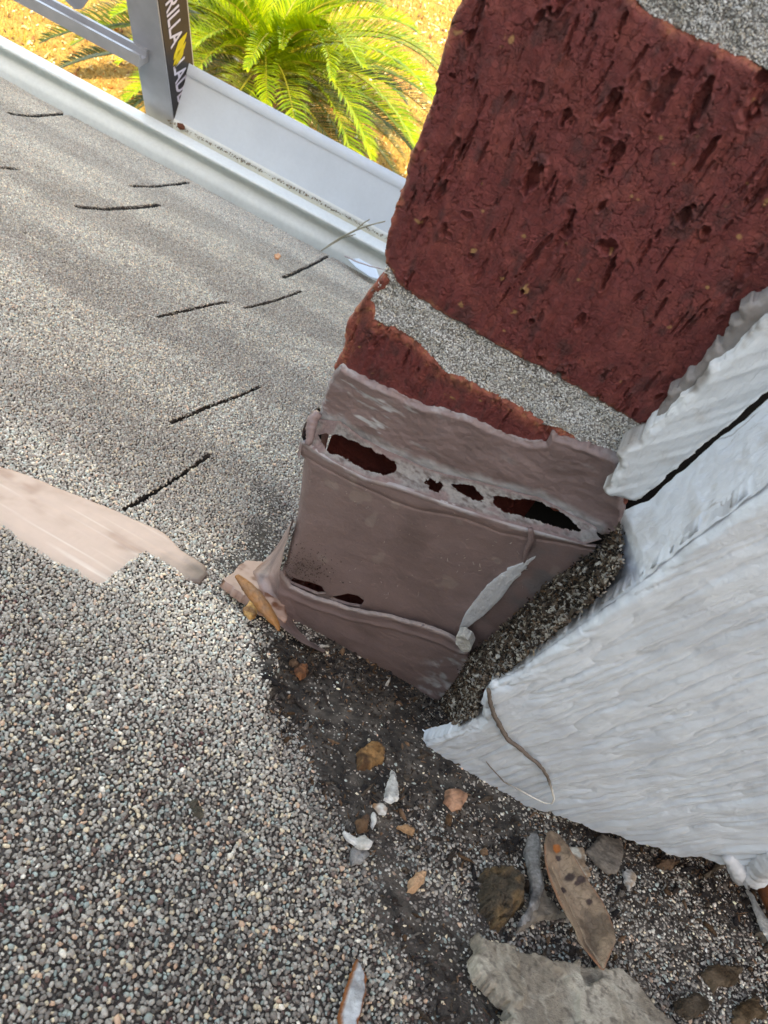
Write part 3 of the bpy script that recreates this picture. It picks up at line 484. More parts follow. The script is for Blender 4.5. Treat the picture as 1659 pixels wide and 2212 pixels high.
FB = [(889, 1601), (905, 1606), (930, 1598), (965, 1585), (1000, 1572), (1030, 1560), (1044, 1548), (1040, 1510), (1056, 1478), (1072, 1470), (1110, 1452), (1180, 1402), (1270, 1338), (1340, 1288), (1420, 1228), (1500, 1162), (1600, 1092), (1700, 1015), (1950, 830), (2100, 1700), (1900, 1960), (1720, 1890), (1659, 1866), (1600, 1862), (1560, 1862), (1520, 1852), (1470, 1848), (1400, 1824), (1330, 1802), (1290, 1792), (1250, 1778), (1190, 1752), (1150, 1742), (1080, 1716), (1035, 1684), (990, 1664), (950, 1648), (915, 1626)]
fbu = FASC.uv(FB); TOPE = FASC.uv(FB[9:19])
gdir = FASC.uv([(1300, 1500), (1400, 1464)]); gd = nz(gdir[1] - gdir[0]); gp = np.array([-gd[1], gd[0]])
FB0 = float(FASC.uv([(1300, 1600)])[0] @ gp)
def fah(u, v, s):
    a, b = u * gd[0] + v * gd[1], u * gp[0] + v * gp[1]; sz_ = sstep(.0, .05, u); b = b - FB0 + .0016 * fbm(a * 35, b * 16, 51, 2) + .0004 * fbm(a * 260, b * 120, 59, 2)
    x = b * 460 + 3; n1 = fbm(x, a * 40, 52, 2, .4); n4 = fbm(b * 320 + 1, a * 25, 152, 2, .4); n2 = fbm(x * 2.3 + 5, a * 150, 53, 2); n3 = fbm(a * 500, b * 700, 54, 3)
    h = .0010 * np.abs(n1) ** .45 + .0009 * sz_ * np.abs(n4) ** .5 + .00022 * np.abs(n2) ** .7 + .00005 * n3
    cr = dline(u, v, HAIR); h = h - .0 * cr; t = np.clip(1 - dline(u, v, TOPE) / .002, 0, 1); return h - .002 * (1 - np.sqrt(1 - np.minimum(t, .999) ** 2)) - .0012 * (1 - sstep(0, .0014, s))
HAIRP = [(1056, 1490), (1058, 1515), (1066, 1542), (1082, 1572), (1096, 1596), (1118, 1612), (1140, 1632), (1165, 1652), (1182, 1676), (1192, 1705), (1197, 1725), (1192, 1736), (1176, 1735), (1150, 1722), (1118, 1704), (1090, 1690), (1062, 1660), (1050, 1645)]
HAIR = FASC.uv(HAIRP)
def fac(u, v, s, h):
    c = mixc(lin(220, 229, 238), lin(206, 214, 223), sstep(-.3, .6, fbm(u * 120, v * 120, 58))); t = (1 - sstep(0, .0025, dline(u, v, TOPE))); lf = sstep(.045, .02, u)
    gm = sstep(.05, .5, fbm(u * 420, v * 420, 57)) * t * lf; c = mixc(c, lin(136, 124, 116), gm * .8)
    c = mixc(c, lin(120, 116, 116), (1 - sstep(.0001, .0011, s)) * .5 * sstep(-.2, .5, fbm(u * 300, v * 300, 60))); return c
relief('board_face', M_white, FASC, FB, .00028, fah, fac, skirt=.004, jit=.0005, jsc=420, parent=fb)
Ef = FASC.hit([(1060, 1478), (1110, 1452), (1180, 1402), (1270, 1338), (1340, 1288), (1420, 1228), (1500, 1162), (1600, 1092), (1700, 1015), (1950, 830)], -.0004)
Eb = WALL.hit([(1050, 1424), (1100, 1372), (1170, 1312), (1240, 1240), (1300, 1190), (1338, 1136), (1348, 1102), (1400, 1082), (1490, 1004), (1570, 936), (1659, 862), (1950, 600)], .006)
# match stations by hand so the band stays square
def stat(P, ts): return resample(P, 200)[np.clip((np.array(ts) * 199).astype(int), 0, 199)]
Ef_ = resample(Ef, 160); Eb_ = resample(Eb, 160)
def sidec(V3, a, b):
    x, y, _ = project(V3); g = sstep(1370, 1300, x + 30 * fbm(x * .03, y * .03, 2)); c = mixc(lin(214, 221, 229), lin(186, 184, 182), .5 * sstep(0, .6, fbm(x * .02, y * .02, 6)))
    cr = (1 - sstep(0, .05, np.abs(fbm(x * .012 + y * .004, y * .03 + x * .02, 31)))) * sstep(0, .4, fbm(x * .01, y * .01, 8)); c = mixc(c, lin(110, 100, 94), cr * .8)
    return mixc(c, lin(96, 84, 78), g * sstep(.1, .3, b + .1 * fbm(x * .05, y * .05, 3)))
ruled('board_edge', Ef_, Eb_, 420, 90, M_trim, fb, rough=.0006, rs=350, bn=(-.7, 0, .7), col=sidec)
# lump of caulk at the lower corner
V_, Q_ = tube(FASC.hit([(1570, 1848), (1592, 1868), (1604, 1886), (1625, 1892), (1650, 1872), (1690, 1850)], .001), [.0014, .0028, .0032, .0030, .0036, .003], 14, 46, .12)
mesh('caulk_lump', V_, Q_, M_white, fb, np.broadcast_to(lin(206, 208, 212), (len(V_), 3)))

# hair thin twig stuck on the board
V_, Q_ = tube(FASC.hit(HAIRP, .0022), [.0005, .0006, .00055, .0004, .00022, .0002, .00012], 6, 90, .25); x, y, _ = project(np.array(V_))
tag(mesh('dry_tendril', V_, Q_, M_twig, None, mixc(lin(104, 92, 84), lin(220, 216, 208), sstep(1680, 1730, y))), 'thin curled brown tendril stuck to the white grained board', 'tendril')

# ------------------------------------------------------------------ dirt wedge between flashing and board
dl = WALL.hit([(948, 1512), (985, 1468), (1015, 1418), (1060, 1378), (1110, 1332), (1200, 1250), (1300, 1184), (1340, 1135)], OL + .0004)
dr = FASC.hit([(990, 1568), (1030, 1542), (1036, 1494), (1058, 1470), (1106, 1440), (1200, 1366), (1276, 1304), (1340, 1222)], -.0008)
dw = empty('dirt_wedge', tuple(dl.mean(0))); tag(dw, 'band of packed dirt and fibres between the brown flashing and white board', 'dirt')
dcol = lambda V3, a, b: mixc(lin(70, 60, 52), lin(110, 98, 86), sstep(-.3, .6, fbm(V3[:, 0] * 500, V3[:, 2] * 500, 5)))
ruled('packed_dirt', dl, dr, 260, 60, M_dirt, dw, bow=-.0006, bn=(-.5, -.2, .8), rough=.003, rs=300, col=dcol)
n = 9000; t = rng.uniform(0, 1, n); q = rng.uniform(0, .97, n); A_, B_ = resample(dl, 200), resample(dr, 200); i_ = (t * 199).astype(int)
P = A_[i_] * (1 - q)[:, None] + B_[i_] * q[:, None] + rng.normal(0, .00045, (n, 3)) + np.array([-.0002, -.0004, .0006])
pal = np.array([lin(70, 58, 48), lin(112, 96, 82), lin(176, 164, 146), lin(210, 204, 192), lin(130, 100, 76), lin(52, 46, 42)])
gc = gcol(n, np.array([.3, .3, .12, .06, .16, .14]), pal) * .85; st = np.stack([rng.uniform(.8, 2.6, n), rng.uniform(.5, 1.1, n), rng.uniform(.3, .8, n)], 1)
cl = sstep(.1, .35, fbm(P[:, 0] * 260, P[:, 2] * 260, 88, 3)); rim = sstep(.72, .9, q); gc = np.where((rng.uniform(0, 1, n) < .5 * rim)[:, None], lin(196, 190, 180) * rng.uniform(.6, 1.05, (n, 1)), gc * (1 - .7 * cl)[:, None])
tag(scatter('fibres', P, rng.uniform(.00014, .00036, n), gc, M_dirt, dw, st), kind='stuff')
n = 700; t = rng.uniform(0, 1, n); q = rng.uniform(.1, .97, n); i_ = (t * 199).astype(int); P = A_[i_] * (1 - q)[:, None] + B_[i_] * q[:, None] + np.array([-.0003, -.0008, .0012])
tag(scatter('paint_flakes', P, rng.uniform(.0004, .0011, n), gcol(n, np.array([.4, .3, .3]), np.array([lin(196, 190, 180), lin(128, 112, 98), lin(84, 70, 60)])), M_dirt, dw, np.stack([rng.uniform(.8, 1.8, n), rng.uniform(.4, 1, n), rng.uniform(.15, .4, n)], 1)), kind='stuff')
# loose debris over the dirty shingles
n = 110000; P2 = rng.uniform(DIRT.min(0), DIRT.max(0), (n, 2)); x, y, z = project(ROOF.at(P2[:, 0], P2[:, 1])); s = sdf(P2[:, 0], P2[:, 1], DIRT)
dens = .35 + .65 * fbm(P2[:, 0] * 70, P2[:, 1] * 70, 19, 3) + .5 * sstep(.018, 0, np.abs(P2[:, 1] - ROOF.uv([(950, 1560)])[0, 1]))
k = (s > .004) & (x < 1750) & (y > 1380) & (rng.uniform(0, 1, n) < dens); P2 = P2[k]; n = len(P2)
gc = gcol(n, np.array([.27, .22, .24, .1, .07, .015, .085]), np.array([lin(62, 52, 46), lin(92, 78, 66), lin(46, 42, 42), lin(140, 108, 84), lin(120, 112, 104), lin(206, 200, 190), lin(96, 72, 52)]))
st = np.stack([rng.uniform(1, 3.6, n), rng.uniform(.5, 1.1, n), rng.uniform(.25, .8, n)], 1)
hh = roofh(P2[:, 0], P2[:, 1])[0]
tag(scatter('roof_debris', ROOF.at(P2[:, 0], P2[:, 1]) + (hh + rng.uniform(.0003, .0011, n))[:, None] * ROOF.N, rng.uniform(.00014, .00045, n) * np.where(rng.uniform(0, 1, n) < .05, 2.8, 1), gc, M_dirt, None, st),
    'loose dark dirt, bark crumbs and fibres strewn on the shingles beside the white board', 'debris', kind='stuff')

# ------------------------------------------------------------------ single flakes, leaves, sticks
def tilted(px, off, tx=0., ty=0.):     # a plane through a photo point, tilted from the roof plane
    o = ROOF.hit([px], off)[0]; U = nz(ROOF.U + ROOF.N * tx); V = nz(ROOF.V + ROOF.N * ty); return Plane(o, U, V)
def flake(name, label, cat, px, c1, c2, off=.002, th=.0008, tx=0., ty=0., bump=.0004, mat=None, group=None, sc=400, jit=.0003, extra=None, res=.00025, mixf=None):
    pl = tilted(px[0], off, tx, ty); sd_ = abs(hash(label)) % 97 if False else len(label) * 3 + int(px[0][0]) % 31
    hf = lambda u, v, s: bump * fbm(u * sc, v * sc, sd_, 4) - bump * 1.2 * (1 - sstep(0, .0006, s)) + (extra(u, v, s) if extra else 0)
    cf = mixf or (lambda u, v, s, h: mixc(c1, c2, sstep(-.25, .45, fbm(u * sc, v * sc, sd_ + 3, 4))))
    return tag(relief(name, mat or M_chip, pl, px, res, hf, cf, skirt=th, jit=jit, jsc=900), label, cat, group)
G1 = 'paint and mortar chips on the dirty shingles'
WH, GR, TN = lin(212, 210, 204), lin(150, 148, 144), lin(170, 132, 100)
flake('paint_chip', 'pointed whitish chip standing between the bark crumb and the smaller chips', 'chip', [(848, 1660), (856, 1668), (862, 1690), (864, 1722), (848, 1728), (832, 1722), (838, 1692)], WH, GR, .003, tx=.1, ty=-.2, group=G1)
flake('paint_chip', 'small white chip just below the pointed whitish chip', 'chip', [(810, 1733), (830, 1732), (840, 1742), (836, 1756), (822, 1752)], WH, TN, .003, group=G1)
flake('paint_chip', 'narrow white sliver leaning on a brown crumb', 'chip', [(808, 1752), (816, 1756), (816, 1775), (808, 1788), (803, 1778)], WH, WH * .8, .003, group=G1)
flake('paint_chip', 'wavy white chip resting on a darker grey chip', 'chip', [(745, 1793), (758, 1796), (772, 1806), (790, 1800), (806, 1815), (803, 1828), (785, 1830), (768, 1820), (752, 1808)], WH, lin(190, 188, 180), .0042, group=G1)
flake('paint_chip', 'dull grey chip tucked under the wavy white chip', 'chip', [(764, 1828), (790, 1828), (800, 1842), (782, 1862), (762, 1866), (757, 1848)], GR, lin(130, 128, 126), .002, group=G1)
flake('bark_crumb', 'round tan bark crumb left of the board tip', 'bark', [(782, 1612), (800, 1598), (822, 1596), (838, 1612), (832, 1636), (808, 1648), (782, 1652), (776, 1632)], lin(150, 112, 72), lin(92, 66, 46), .003, bump=.0018, sc=420, jit=.0007)
flake('bark_crumb', 'small orange brown crumb just under the flashing edge', 'bark', [(640, 1440), (650, 1428), (668, 1432), (666, 1452), (650, 1462)], lin(150, 96, 62), lin(100, 66, 48), .003, bump=.0009)
flake('bark_crumb', 'pinkish crumb half under the lower edge of the white board', 'bark', [(965, 1725), (968, 1700), (985, 1698), (1015, 1715), (1002, 1740), (985, 1742)], lin(190, 144, 116), lin(128, 92, 72), .003, bump=.0009)
flake('bark_crumb', 'tan folded crumb alone on the granules below the chips', 'bark', [(890, 1895), (905, 1878), (926, 1880), (922, 1900), (902, 1918), (886, 1918)], lin(196, 156, 122), lin(120, 84, 60), .003, bump=.0011)
flake('bark_crumb', 'brown crumb beside the narrow white sliver', 'bark', [(773, 1768), (790, 1756), (802, 1764), (798, 1788), (780, 1792)], lin(110, 82, 60), lin(74, 56, 46), .003, bump=.001)
flake('bark_crumb', 'small tan crumb right of the wavy white chip', 'bark', [(862, 1782), (880, 1776), (900, 1786), (896, 1798), (876, 1792)], lin(160, 124, 92), lin(110, 84, 62), .003, bump=.0008)
flake('bark_clump', 'lumpy brown bark clump left of the long curled leaf', 'bark', [(1050, 1882), (1070, 1868), (1100, 1866), (1120, 1880), (1140, 1905), (1138, 1945), (1118, 1968), (1085, 1992), (1062, 1985), (1048, 1960), (1042, 1915)], lin(84, 74, 62), lin(122, 98, 70), .003, th=.003, bump=.0034, sc=420, jit=.0016, mat=M_dirt,
      extra=lambda u, v, s: .002 * sstep(0, .003, s))
flake('bark_slab', 'large pale grey bark slab at the bottom edge', 'bark slab', [(1028, 2022), (1052, 2036), (1100, 2042), (1150, 2058), (1190, 2078), (1235, 2084), (1248, 2076), (1262, 2086), (1290, 2086), (1345, 2092), (1380, 2120), (1410, 2160), (1440, 2190), (1480, 2222), (1520, 2280), (1480, 2400), (1200, 2330), (1120, 2260), (1080, 2205), (1110, 2190), (1100, 2170), (1060, 2135), (1030, 2105), (1022, 2072), (1036, 2050)],
      lin(178, 170, 156), lin(132, 122, 108), .005, th=.003, bump=.0007, sc=130, jit=.0007, extra=lambda u, v, s: .0014 * sstep(-.03, .03, fbm(u * 60, v * 60, 4)), ty=-.06,
      mixf=lambda u, v, s, h: mixc(mixc(mixc(lin(176, 168, 154), lin(138, 128, 114), sstep(-.3, .4, fbm(u * 110, v * 110, 3))), lin(96, 88, 80), .7 * sstep(.05, .5, fbm(u * 900, v * 900, 13))), lin(196, 190, 174), .35 * (1 - sstep(0, .05, np.abs(fbm(u * 70, v * 70, 33, 3))))))
flake('grey_chip', 'pale cracked chip right of the long leaf', 'chip', [(1224, 1828), (1262, 1826), (1268, 1850), (1278, 1890), (1250, 1898), (1240, 1870), (1222, 1848)], lin(186, 184, 174), lin(140, 118, 98), .002)
flake('grey_chip', 'flat brownish grey chip under the lower edge of the white board', 'chip', [(1270, 1835), (1300, 1800), (1345, 1812), (1350, 1840), (1338, 1880), (1318, 1884), (1290, 1862)], lin(126, 116, 106), lin(102, 94, 86), .002)
flake('bark_flake', 'long pale flake with an orange edge at the bottom centre', 'bark', [(776, 2068), (786, 2086), (796, 2105), (794, 2140), (782, 2190), (770, 2240), (735, 2260), (736, 2190), (752, 2130), (762, 2095)], lin(192, 196, 198), lin(150, 150, 150), .0095, bump=.0007, ty=.1,
      mixf=lambda u, v, s, h: mixc(mixc(lin(190, 194, 196), lin(146, 146, 146), sstep(-.2, .5, fbm(u * 400, v * 400, 3))), lin(140, 84, 48), 1 - sstep(.0002, .0007, s)))
tag(relief('paint_chip', M_chip, WALL, [(985, 1376), (998, 1372), (1012, 1382), (1019, 1398), (1014, 1411), (1000, 1408), (984, 1390)], .00025, lambda u, v, s: .0005 * fbm(u * 500, v * 500, 3), lambda u, v, s, h: mixc(WH, lin(190, 188, 184), sstep(0, .4, fbm(u * 500, v * 500, 6))), off=.0125, skirt=.003, jit=.0002, jsc=900), 'bright white chip wedged where the lower seam meets the dirt band', 'chip')
flake('paint_sliver', 'thin white sliver at the right edge below the brown seed pod', 'chip', [(1618, 1918), (1628, 1930), (1660, 1985), (1700, 2050), (1690, 2060), (1650, 2005)], WH, WH * .9, .003)
flake('paint_chip', 'oval whitish chip alone on the gravelly dirt right of the leaf', 'chip', [(1352, 1880), (1366, 1876), (1378, 1890), (1374, 1908), (1362, 1918), (1352, 1900)], lin(200, 194, 186), lin(160, 140, 120), .0022, group=G1)
for i, (cx0, cy0, w0, h0, a0, c0, lab) in enumerate([
    (1560, 2100, 70, 46, .3, lin(112, 90, 66), 'broad brown leaf scrap near the bottom right corner'), (1500, 2165, 40, 46, 1.2, lin(96, 80, 62), 'dull brown leaf scrap left of the corner leaf'),
    (1630, 2180, 60, 40, 2.1, lin(118, 92, 62), 'brown leaf scrap in the bottom right corner'), (1425, 2200, 40, 20, .2, lin(104, 88, 68), 'low brown scrap touching the bark slab'),
    (1650, 2010, 30, 24, .5, lin(110, 98, 84), 'grey brown scrap at the right edge'), (1440, 1860, 46, 20, .1, lin(110, 76, 48), 'torn rusty scrap under the shaded board edge'), (1545, 1875, 34, 16, -.5, lin(92, 76, 58), 'dark scrap beside the caulk lump'),
    (430, 1745, 34, 14, .9, lin(96, 88, 72), 'thin olive brown husk lying on the clean granules'), (1142, 1905, 15, 12, .5, lin(90, 70, 54), 'tiny dark scrap right of the bark clump')]):
    rr = np.random.default_rng(i + 50); th_ = np.linspace(0, 2 * math.pi, 9)[:-1] + rr.uniform(-.25, .25, 8); r_ = rr.uniform(.5, 1.25, 8)
    pp = [(cx0 + math.cos(a0) * w0 * .72 * r * math.cos(t) - math.sin(a0) * h0 * .72 * r * math.sin(t), cy0 + math.sin(a0) * w0 * .72 * r * math.cos(t) + math.cos(a0) * h0 * .72 * r * math.sin(t)) for t, r in zip(th_, r_)]
    flake('leaf_scrap', lab, 'leaf scrap', pp, (c0 * .6 + lin(104, 98, 90) * .3), c0 * .36, .0024 if i != 7 else .0060, th=.0004, bump=.0012, sc=220, tx=rr.uniform(-.15, .15), ty=rr.uniform(-.15, .15), mat=M_chip, jit=.0009, group='brown leaf scraps')
# the long dry leaf
LF = [(1172, 1812), (1182, 1811), (1198, 1820), (1218, 1844), (1238, 1880), (1262, 1924), (1290, 1962), (1304, 1990), (1316, 2028), (1318, 2052), (1306, 2078), (1298, 2106), (1290, 2102), (1268, 2078), (1240, 2046), (1232, 2020), (1212, 1990), (1192, 1950), (1178, 1915), (1170, 1880), (1166, 1840)]
lpl = tilted((1240, 1950), .006, .12, .05); MID = lpl.uv([(1190, 1880), (1215, 1930), (1240, 1985), (1262, 2040), (1294, 2100)]); spots = lpl.uv([(1195, 1843), (1200, 1862), (1225, 1905), (1245, 1915), (1254, 1898), (1260, 1905), (1215, 1925), (1265, 1960), (1238, 1918)])
def leafc(u, v, s, h):
    c = mixc(lin(138, 117, 97), lin(100, 83, 68), sstep(-.2, .4, fbm(u * 260, v * 260, 9))); c = mixc(c, lin(84, 70, 58), .7 * (1 - sstep(0, .05, np.abs(fbm(u * 420, v * 420, 29, 3))))); c = mixc(c, lin(140, 92, 66), .7 * (1 - sstep(.0001, .0006, s)) * sstep(-.3, .3, fbm(u * 150, v * 150, 19)))
    c = mixc(c, lin(176, 156, 132), 1 - sstep(.0001, .0004, dline(u, v, MID)))
    for k, (a, b) in enumerate(spots):
        d = np.hypot(u - a, v - b) + .0005 * fbm(u * 900, v * 900, k); c = mixc(c, lin(60, 44, 40) if k else lin(150, 84, 36), 1 - sstep(.0008, .0013, d * (1 if k in (0, 2, 3) else 1.6)))
    return c
leafh = lambda u, v, s: .0022 * sstep(.006, 0, s) + .0004 * fbm(u * 180, v * 180, 4) - .0006 * (1 - sstep(0, .0005, dline(u, v, MID))) + .0008 * sstep(0, .004, dline(u, v, MID))
lf = relief('dry_leaf', M_leaf, lpl, LF, .00025, leafh, leafc, skirt=.0005, jit=.00015, jsc=400); tag(lf, 'long spotted tan leaf lying point down on the grey bark slab', 'leaf')
flake('curled_leaf', 'twisted silvery leaf edge standing left of the long spotted leaf', 'leaf', [(1158, 1790), (1170, 1812), (1168, 1860), (1176, 1905), (1170, 1935), (1150, 1975), (1128, 2000), (1118, 1990), (1140, 1955), (1146, 1915), (1140, 1870), (1132, 1830), (1140, 1800)], lin(150, 148, 146), lin(84, 76, 68), .004, mat=M_dirt, bump=.0013, tx=.5, sc=200, th=.0006)
def seedpod(name, label, px, off, r, c1, c2, parent=None):
    V_, Q_ = tube(ROOF.hit(px, off), r, 12, 40, .05); V_ = np.array(V_); q = (V_ - ROOF.o) @ ROOF.N; V_ -= np.outer((q - q.mean()) * .35, ROOF.N)
    return tag(mesh(name, V_, Q_, M_leaf, None, mixc(c1, c2, sstep(-.3, .5, fbm(V_[:, 0] * 500, V_[:, 1] * 500, 6)))), label, 'leaf')
seedpod('rolled_leaf', 'orange brown rolled leaf leaning against the splayed flashing corner', [(512, 1244), (530, 1262), (555, 1292), (580, 1325), (598, 1350), (602, 1362)], .0115, [.0009, .0020, .0024, .0023, .0017, .0004], lin(150, 98, 52), lin(128, 92, 66))
seedpod('rolled_leaf', 'smooth chestnut brown rolled leaf at the right edge under the caulk lump', [(1640, 1888), (1652, 1925), (1675, 1970), (1710, 2030)], .006, [.0012, .0024, .0026, .002], lin(130, 76, 44), lin(104, 62, 40))
flake('leaf_curl', 'tiny golden curl below the orange brown rolled leaf', 'leaf', [(528, 1310), (540, 1296), (556, 1308), (556, 1328), (540, 1334), (532, 1322)], lin(196, 150, 90), lin(130, 90, 54), .006, mat=M_leaf)
flake('torn_leaf', 'grey brown torn leaf showing from behind the long spotted leaf', 'leaf', [(1172, 1908), (1190, 1935), (1212, 1965), (1238, 1974), (1205, 1980), (1170, 1984), (1140, 2000), (1118, 2012), (1128, 1990), (1150, 1955)], lin(120, 110, 98), lin(90, 82, 74), .0035, th=.0004, bump=.0008, mat=M_leaf)
flake('leaf_crumb', 'tiny orange crumb on the shingles near the gutter', 'leaf', [(594, 548), (602, 545), (608, 552), (602, 558), (595, 555)], lin(206, 140, 96), lin(190, 130, 90), .002, th=.002, bump=.0006, mat=M_leaf)
# dried twigs by the gutter
def wpt(px, y): r = ray(*px); return r * (y / r[1])
tw = empty('dried_twig', tuple(wpt((720, 540), .6))); tag(tw, 'pale forked dried twig reaching from the shingles over the gutter', 'twig')
for pts, r in (([((690, 545), .602), ((712, 528), .605), ((735, 514), .61), ((770, 496), .60), ((800, 486), .58), ((832, 478), .56)], [.0006, .0009, .0008, .0005]), ([((735, 514), .61), ((765, 500), .62), ((785, 482), .61), ((798, 474), .6)], [.0007, .0005]),
               ([((700, 538), .60), ((740, 514), .612), ((768, 506), .60)], [.0006, .0004])):
    V_, Q_ = tube([wpt(p, y) for p, y in pts], r, 6, 24, .2); mesh('stem', V_, Q_, M_twig, tw, np.broadcast_to(lin(166, 160, 142), (len(V_), 3)))
V_, Q_ = tube([wpt(p, y) for p, y in [((745, 553), .585), ((772, 566), .575), ((800, 575), .57), ((832, 583), .565)]], [.0007, .0006], 6, 20, .2)
tag(mesh('wire', V_, Q_, M_twig, None, np.broadcast_to(lin(176, 160, 160), (len(V_), 3))), 'thin pale wire lying at the roof corner beside the brick', 'wire')

# ------------------------------------------------------------------ gutter, cap panel
ZE = hz(.6) + .004; XR = -.03
gt = empty('rain_gutter', (-.4, .64, ZE)); tag(gt, 'white metal rain gutter running along the lower edge of the shingles', 'gutter')
def extr(prof, x0, x1, nseg=1):
    V3 = [(x, y, z) for x in (x0, x1) for y, z in prof]; k = len(prof); return V3, [(i, i + 1, i + 1 + k, i + k) for i in range(k - 1)]
def arc(cy, cz, r, a0, a1, n=8): return [(cy + r * math.cos(math.radians(a0 + (a1 - a0) * i / n)), cz + r * math.sin(math.radians(a0 + (a1 - a0) * i / n))) for i in range(n + 1)]
YL = .652
prof = [(.585, ZE - .012), (.585, ZE - .10)] + arc(.597, ZE - .10, .012, 180, 270, 4) + arc(.624, ZE - .10, .012, -90, 0, 5) + [(YL - .014, ZE - .05), (YL - .015, ZE - .024), (YL - .012, ZE - .019), (YL + .002, ZE - .017), (YL + .004, ZE - .008)]
mesh('trough', *extr(prof, -2.2, XR), M_gut, gt)
lip = [(YL + .004, ZE - .008)] + arc(YL + .001, ZE - .004, .005, 0, 90, 6) + [(YL - .010, ZE + .0012)] + arc(YL - .010, ZE - .0008, .002, 90, 250, 6) + [(YL - .004, ZE - .0035)]
V_, Q_ = prism([(XR + .0005, y_, z_) for y_, z_ in [(.585, ZE - .012), (.585, ZE - .10), (.597, ZE - .1125), (.626, ZE - .1125), (.637, ZE - .10), (YL - .014, ZE - .02), (YL + .004, ZE - .006)]], .001, (1, 0, 0)); mesh('end_cap', V_, Q_, M_gut, gt, smooth=False)
mesh('front_lip', *extr(lip, -2.2, XR), M_gut, gt)
mesh('drip_edge', *extr([(.575, hz(.575) - .0045), (.601, hz(.601) - .0035), (.605, hz(.601) - .012), (.604, hz(.601) - .03)], -2.2, XR), M_gut, gt)
pn = empty('metal_cap_panel', (-.2, .69, ZE)); tag(pn, 'flat pale blue grey metal panel beyond the gutter, right of the ladder', 'panel')
_a = ray(410, 140); _a = _a * (-.4228 / _a[0]); _b = ray(860, 385); _b = _b * (_a[2] / _b[2]); nA = np.array([-.4228, .662, ZE + .003]); nB = np.array([-.02, .662, ZE + .003]); fA = _a; fB = np.array([-.02, (_a[1] + _b[1]) / 2, _a[2]])
V_, Q_ = prism([nA, nB, fB, fA], .0012, np.cross(nB - nA, fA - nA)); mesh('panel', V_, Q_, M_cap, pn, smooth=False)
pu = nz(fB - nB); 
def strip(prof2, name, x0, mat):
    pts = [nB + pu * q_ + np.array([0, 0, 1.]) * w_ for q_, w_ in prof2]; mesh(name, *extr([(p[1], p[2]) for p in pts], x0, -.02), mat, pn)
WP = float(np.linalg.norm(fB - nB))
strip([(WP - .009, .0004), (WP - .0085, .0014), (WP + .0005, .0016), (WP + .0016, .0004), (WP + .0016, -.014)], 'hemmed_edge', -.4228, M_cap)
strip([(.003, .0004), (.0015, .0022), (-.0008, .0016), (-.001, -.01)], 'inner_flange', -.4228, M_gut)
# grime lines: rusty screw heads and crumbs on the seam
def blob(name, label, cat, p, r, c1, st=(1, 1, 1)):
    V3 = (SHAPES[3] * np.array(st)) * r + np.array(p); return tag(mesh(name, V3, IF, M_dirt, None, np.broadcast_to(c1, (12, 3)), False), label, cat)
blob('rusty_crumb', 'rusty brown crumb on the gutter seam at the ladder foot', 'crumb', (-.412, .660, ZE + .004), .0042, lin(120, 72, 52), (1.5, .8, .7))
blob('dark_crumb', 'small dark crumb midway along the gutter seam', 'crumb', tuple(wpt((620, 418), .664)), .0024, lin(90, 74, 62), (1.3, .8, .7))
n = 420; xs = rng.uniform(-.43, -.05, n); P = np.stack([xs, .6605 + rng.normal(0, .0009, n), ZE + .0022 + rng.normal(0, .0006, n)], 1)
tag(scatter('seam_grime', P, rng.uniform(.0004, .0009, n), gcol(n, np.array([1., 1, 1]), np.array([lin(150, 138, 122), lin(132, 118, 104), lin(160, 148, 132)])), M_dirt), 'brown grime caught along the seam between gutter lip and panel', 'grime', kind='stuff')
fp = [wpt(p, y) for p, y in [((752, 560), .592), ((775, 558), .61), ((812, 578), .60), ((822, 604), .585), ((800, 598), .58), ((770, 578), .585)]]
V_, Q_ = prism(fp, .0008, (0, -.3, 1)); tag(mesh('metal_flap', V_, Q_, M_cap, None, smooth=False), 'small bent grey metal flap at the roof corner by the brick', 'flap')

# ------------------------------------------------------------------ ladder
TILT = math.radians(74); RU = np.array([0, -math.cos(TILT), math.sin(TILT)]); RQ = np.array([0, math.sin(TILT), math.cos(TILT)])
LP = Plane((0, YL + .012, ZE), (1, 0, 0), RU)           # front face of the rails
ld = empty('extension_ladder', tuple(LP.hit([(335, 250)])[0])); tag(ld, 'aluminium ladder standing against the outside of the gutter', 'ladder')
r0, r1 = LP.uv([(283, 60), (347, 60)])[:, 0]; wR = r1 - r0; vb, vt = -3.0, .45; W2 = .043
def slab(u0_, u1_, v0_, v1_, q0, q1):
    c = [LP.o + LP.U * a + RU * b + RQ * q for q in (q0, q1) for a, b in ((u0_, v0_), (u1_, v0_), (u1_, v1_), (u0_, v1_))]
    return c, [(0, 1, 2, 3), (7, 6, 5, 4), (0, 4, 5, 1), (1, 5, 6, 2), (2, 6, 7, 3), (3, 7, 4, 0)]
def rail(x0, x1, web_right):
    wx = (x1 - .003, x1) if web_right else (x0, x0 + .003)
    return join([slab(x0, x1, vb, vt, 0, .003), slab(x0, x1, vb, vt, W2 - .003, W2), slab(*wx, vb, vt, .003, W2 - .003), slab((x0 + .0005 if web_right else x1 - .0035), (x0 + .0035 if web_right else x1 - .0005), vb, vt, .003, .008)])
mesh('rail', *rail(r0, r1, True), M_alu, ld, smooth=False)
mesh('rail', *rail(r0 - .40, r0 - .40 + wR, False), M_alu, ld, smooth=False)
vr = LP.uv([(305, 106)])[0, 1]
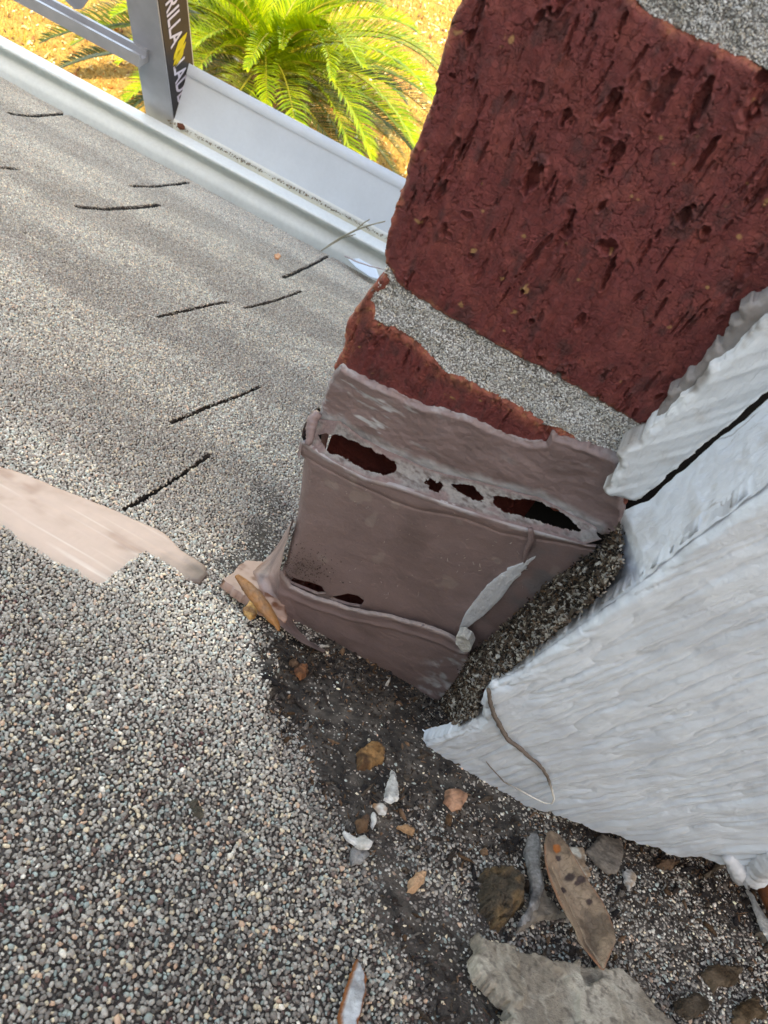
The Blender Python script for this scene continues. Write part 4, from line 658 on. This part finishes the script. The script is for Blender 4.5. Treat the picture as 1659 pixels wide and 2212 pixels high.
for k in range(-9, 2):
    v_ = vr + k * .305; 
    if v_ > vt: continue
    parts = []; cyv = LP.o + RU * v_ + RQ * -.009
    pr = [(-.007, -.006), (-.007, .005), (-.004, .005), (-.003, .000), (.004, .000), (.005, .006), (.008, .006), (.008, -.006)]
    x0_, x1_ = r0 - .39, r0 + .0165
    V3 = [cyv + LP.U * x_ + np.array([0, a, b]) for x_ in (x0_, x1_) for a, b in pr]; kk_ = len(pr)
    mesh('rung', V3, [tuple(range(kk_))[::-1], tuple(range(kk_, 2 * kk_))] + [(i, (i + 1) % kk_, (i + 1) % kk_ + kk_, i + kk_) for i in range(kk_)], M_alu, ld, smooth=False)
gs = LP.uv([(125, -40), (190, -40), (150, 18), (170, 22), (140, 8)]); V_, Q_ = prism([LP.o + LP.U * a + RU * b - RQ * .0 for a, b in (LP.uv([(110, -30), (212, -34), (176, 20), (160, 20)]))], .004, RQ * -1)
mesh('bracket', V_, Q_, M_alu, ld, smooth=False)
# sticker on the outer web, with lettering running down the rail
e = .0006; X1 = r1 + e
def webpt(v_, q, lift=0.): return LP.o + LP.U * (X1 + lift) + RU * v_ + RQ * q
vlow = -.02; vtop = vt
stq = (.0015, W2 - .002)
st = mesh('sticker', [webpt(vlow - .002, stq[0]), webpt(vlow - .002, stq[1]), webpt(vtop, stq[1]), webpt(vtop, stq[0])] + [webpt(vlow - .002, stq[0], -e), webpt(vlow - .002, stq[1], -e), webpt(vtop, stq[1], -e), webpt(vtop, stq[0], -e)], [(0, 1, 2, 3), (0, 4, 5, 1), (1, 5, 6, 2), (2, 6, 7, 3), (3, 7, 4, 0)], M_stk, ld, smooth=False)
def text(body, v_start, size, qb, mat, sx=1.):
    cu = bpy.data.curves.new('lettering', 'FONT'); cu.body = body; cu.size = size; cu.extrude = .0001; cu.offset = size * .012; cu.space_character = 1.02
    to = bpy.data.objects.new('tmp', cu); scn.collection.objects.link(to); bpy.context.view_layer.update()
    me = bpy.data.meshes.new_from_object(to.evaluated_get(bpy.context.evaluated_depsgraph_get())); bpy.data.objects.remove(to)
    V3 = np.array([v.co for v in me.vertices]); Q = [tuple(p.vertices) for p in me.polygons]
    W_ = LP.o + LP.U * (X1) + np.outer(v_start - V3[:, 0] * sx, RU) + np.outer(qb + V3[:, 1], RQ) + np.outer(V3[:, 2] + .0003, LP.U)
    o = mesh('lettering', W_, Q, mat, st, smooth=False); return V3[:, 0].max() * sx
st.matrix_parent_inverse = Matrix.Translation(-Vector(ld.location))
def fit(body, v0_, v1_, q0_, cap):
    text(body, v0_, cap / .7, q0_, M_let, FIT[body] and (v0_ - v1_) / FIT[body])
FIT = {}
for b_ in ('GORILLA', 'LADDERS'):
    cu = bpy.data.curves.new('m', 'FONT'); cu.body = b_; cu.size = .0185 / .7; cu.space_character = 1.02; to = bpy.data.objects.new('m', cu); scn.collection.objects.link(to); bpy.context.view_layer.update()
    FIT[b_] = max(v.co.x for v in bpy.data.meshes.new_from_object(to.evaluated_get(bpy.context.evaluated_depsgraph_get())).vertices); bpy.data.objects.remove(to)
fit('GORILLA', .1515, .0785, .0100, .0185); fit('LADDERS', .060, -.012, .0100, .0185)
# yellow mark between the words
for pts in ([(.0795, .036), (.0785, .022), (.070, .013), (.066, .011), (.066, .017), (.071, .028), (.076, .034)], [(.0715, .033), (.069, .020), (.064, .012), (.0605, .010), (.0625, .020), (.067, .030)], [(.066, .028), (.063, .019), (.0585, .0115), (.056, .010), (.058, .018), (.062, .026)]):
    A_ = [webpt(v_, q_, .0004) for v_, q_ in pts]; V_, Q_ = prism(A_, .0003, (1, 0, 0)); mesh('yellow_mark', V_, Q_, M_yel, st, smooth=False)
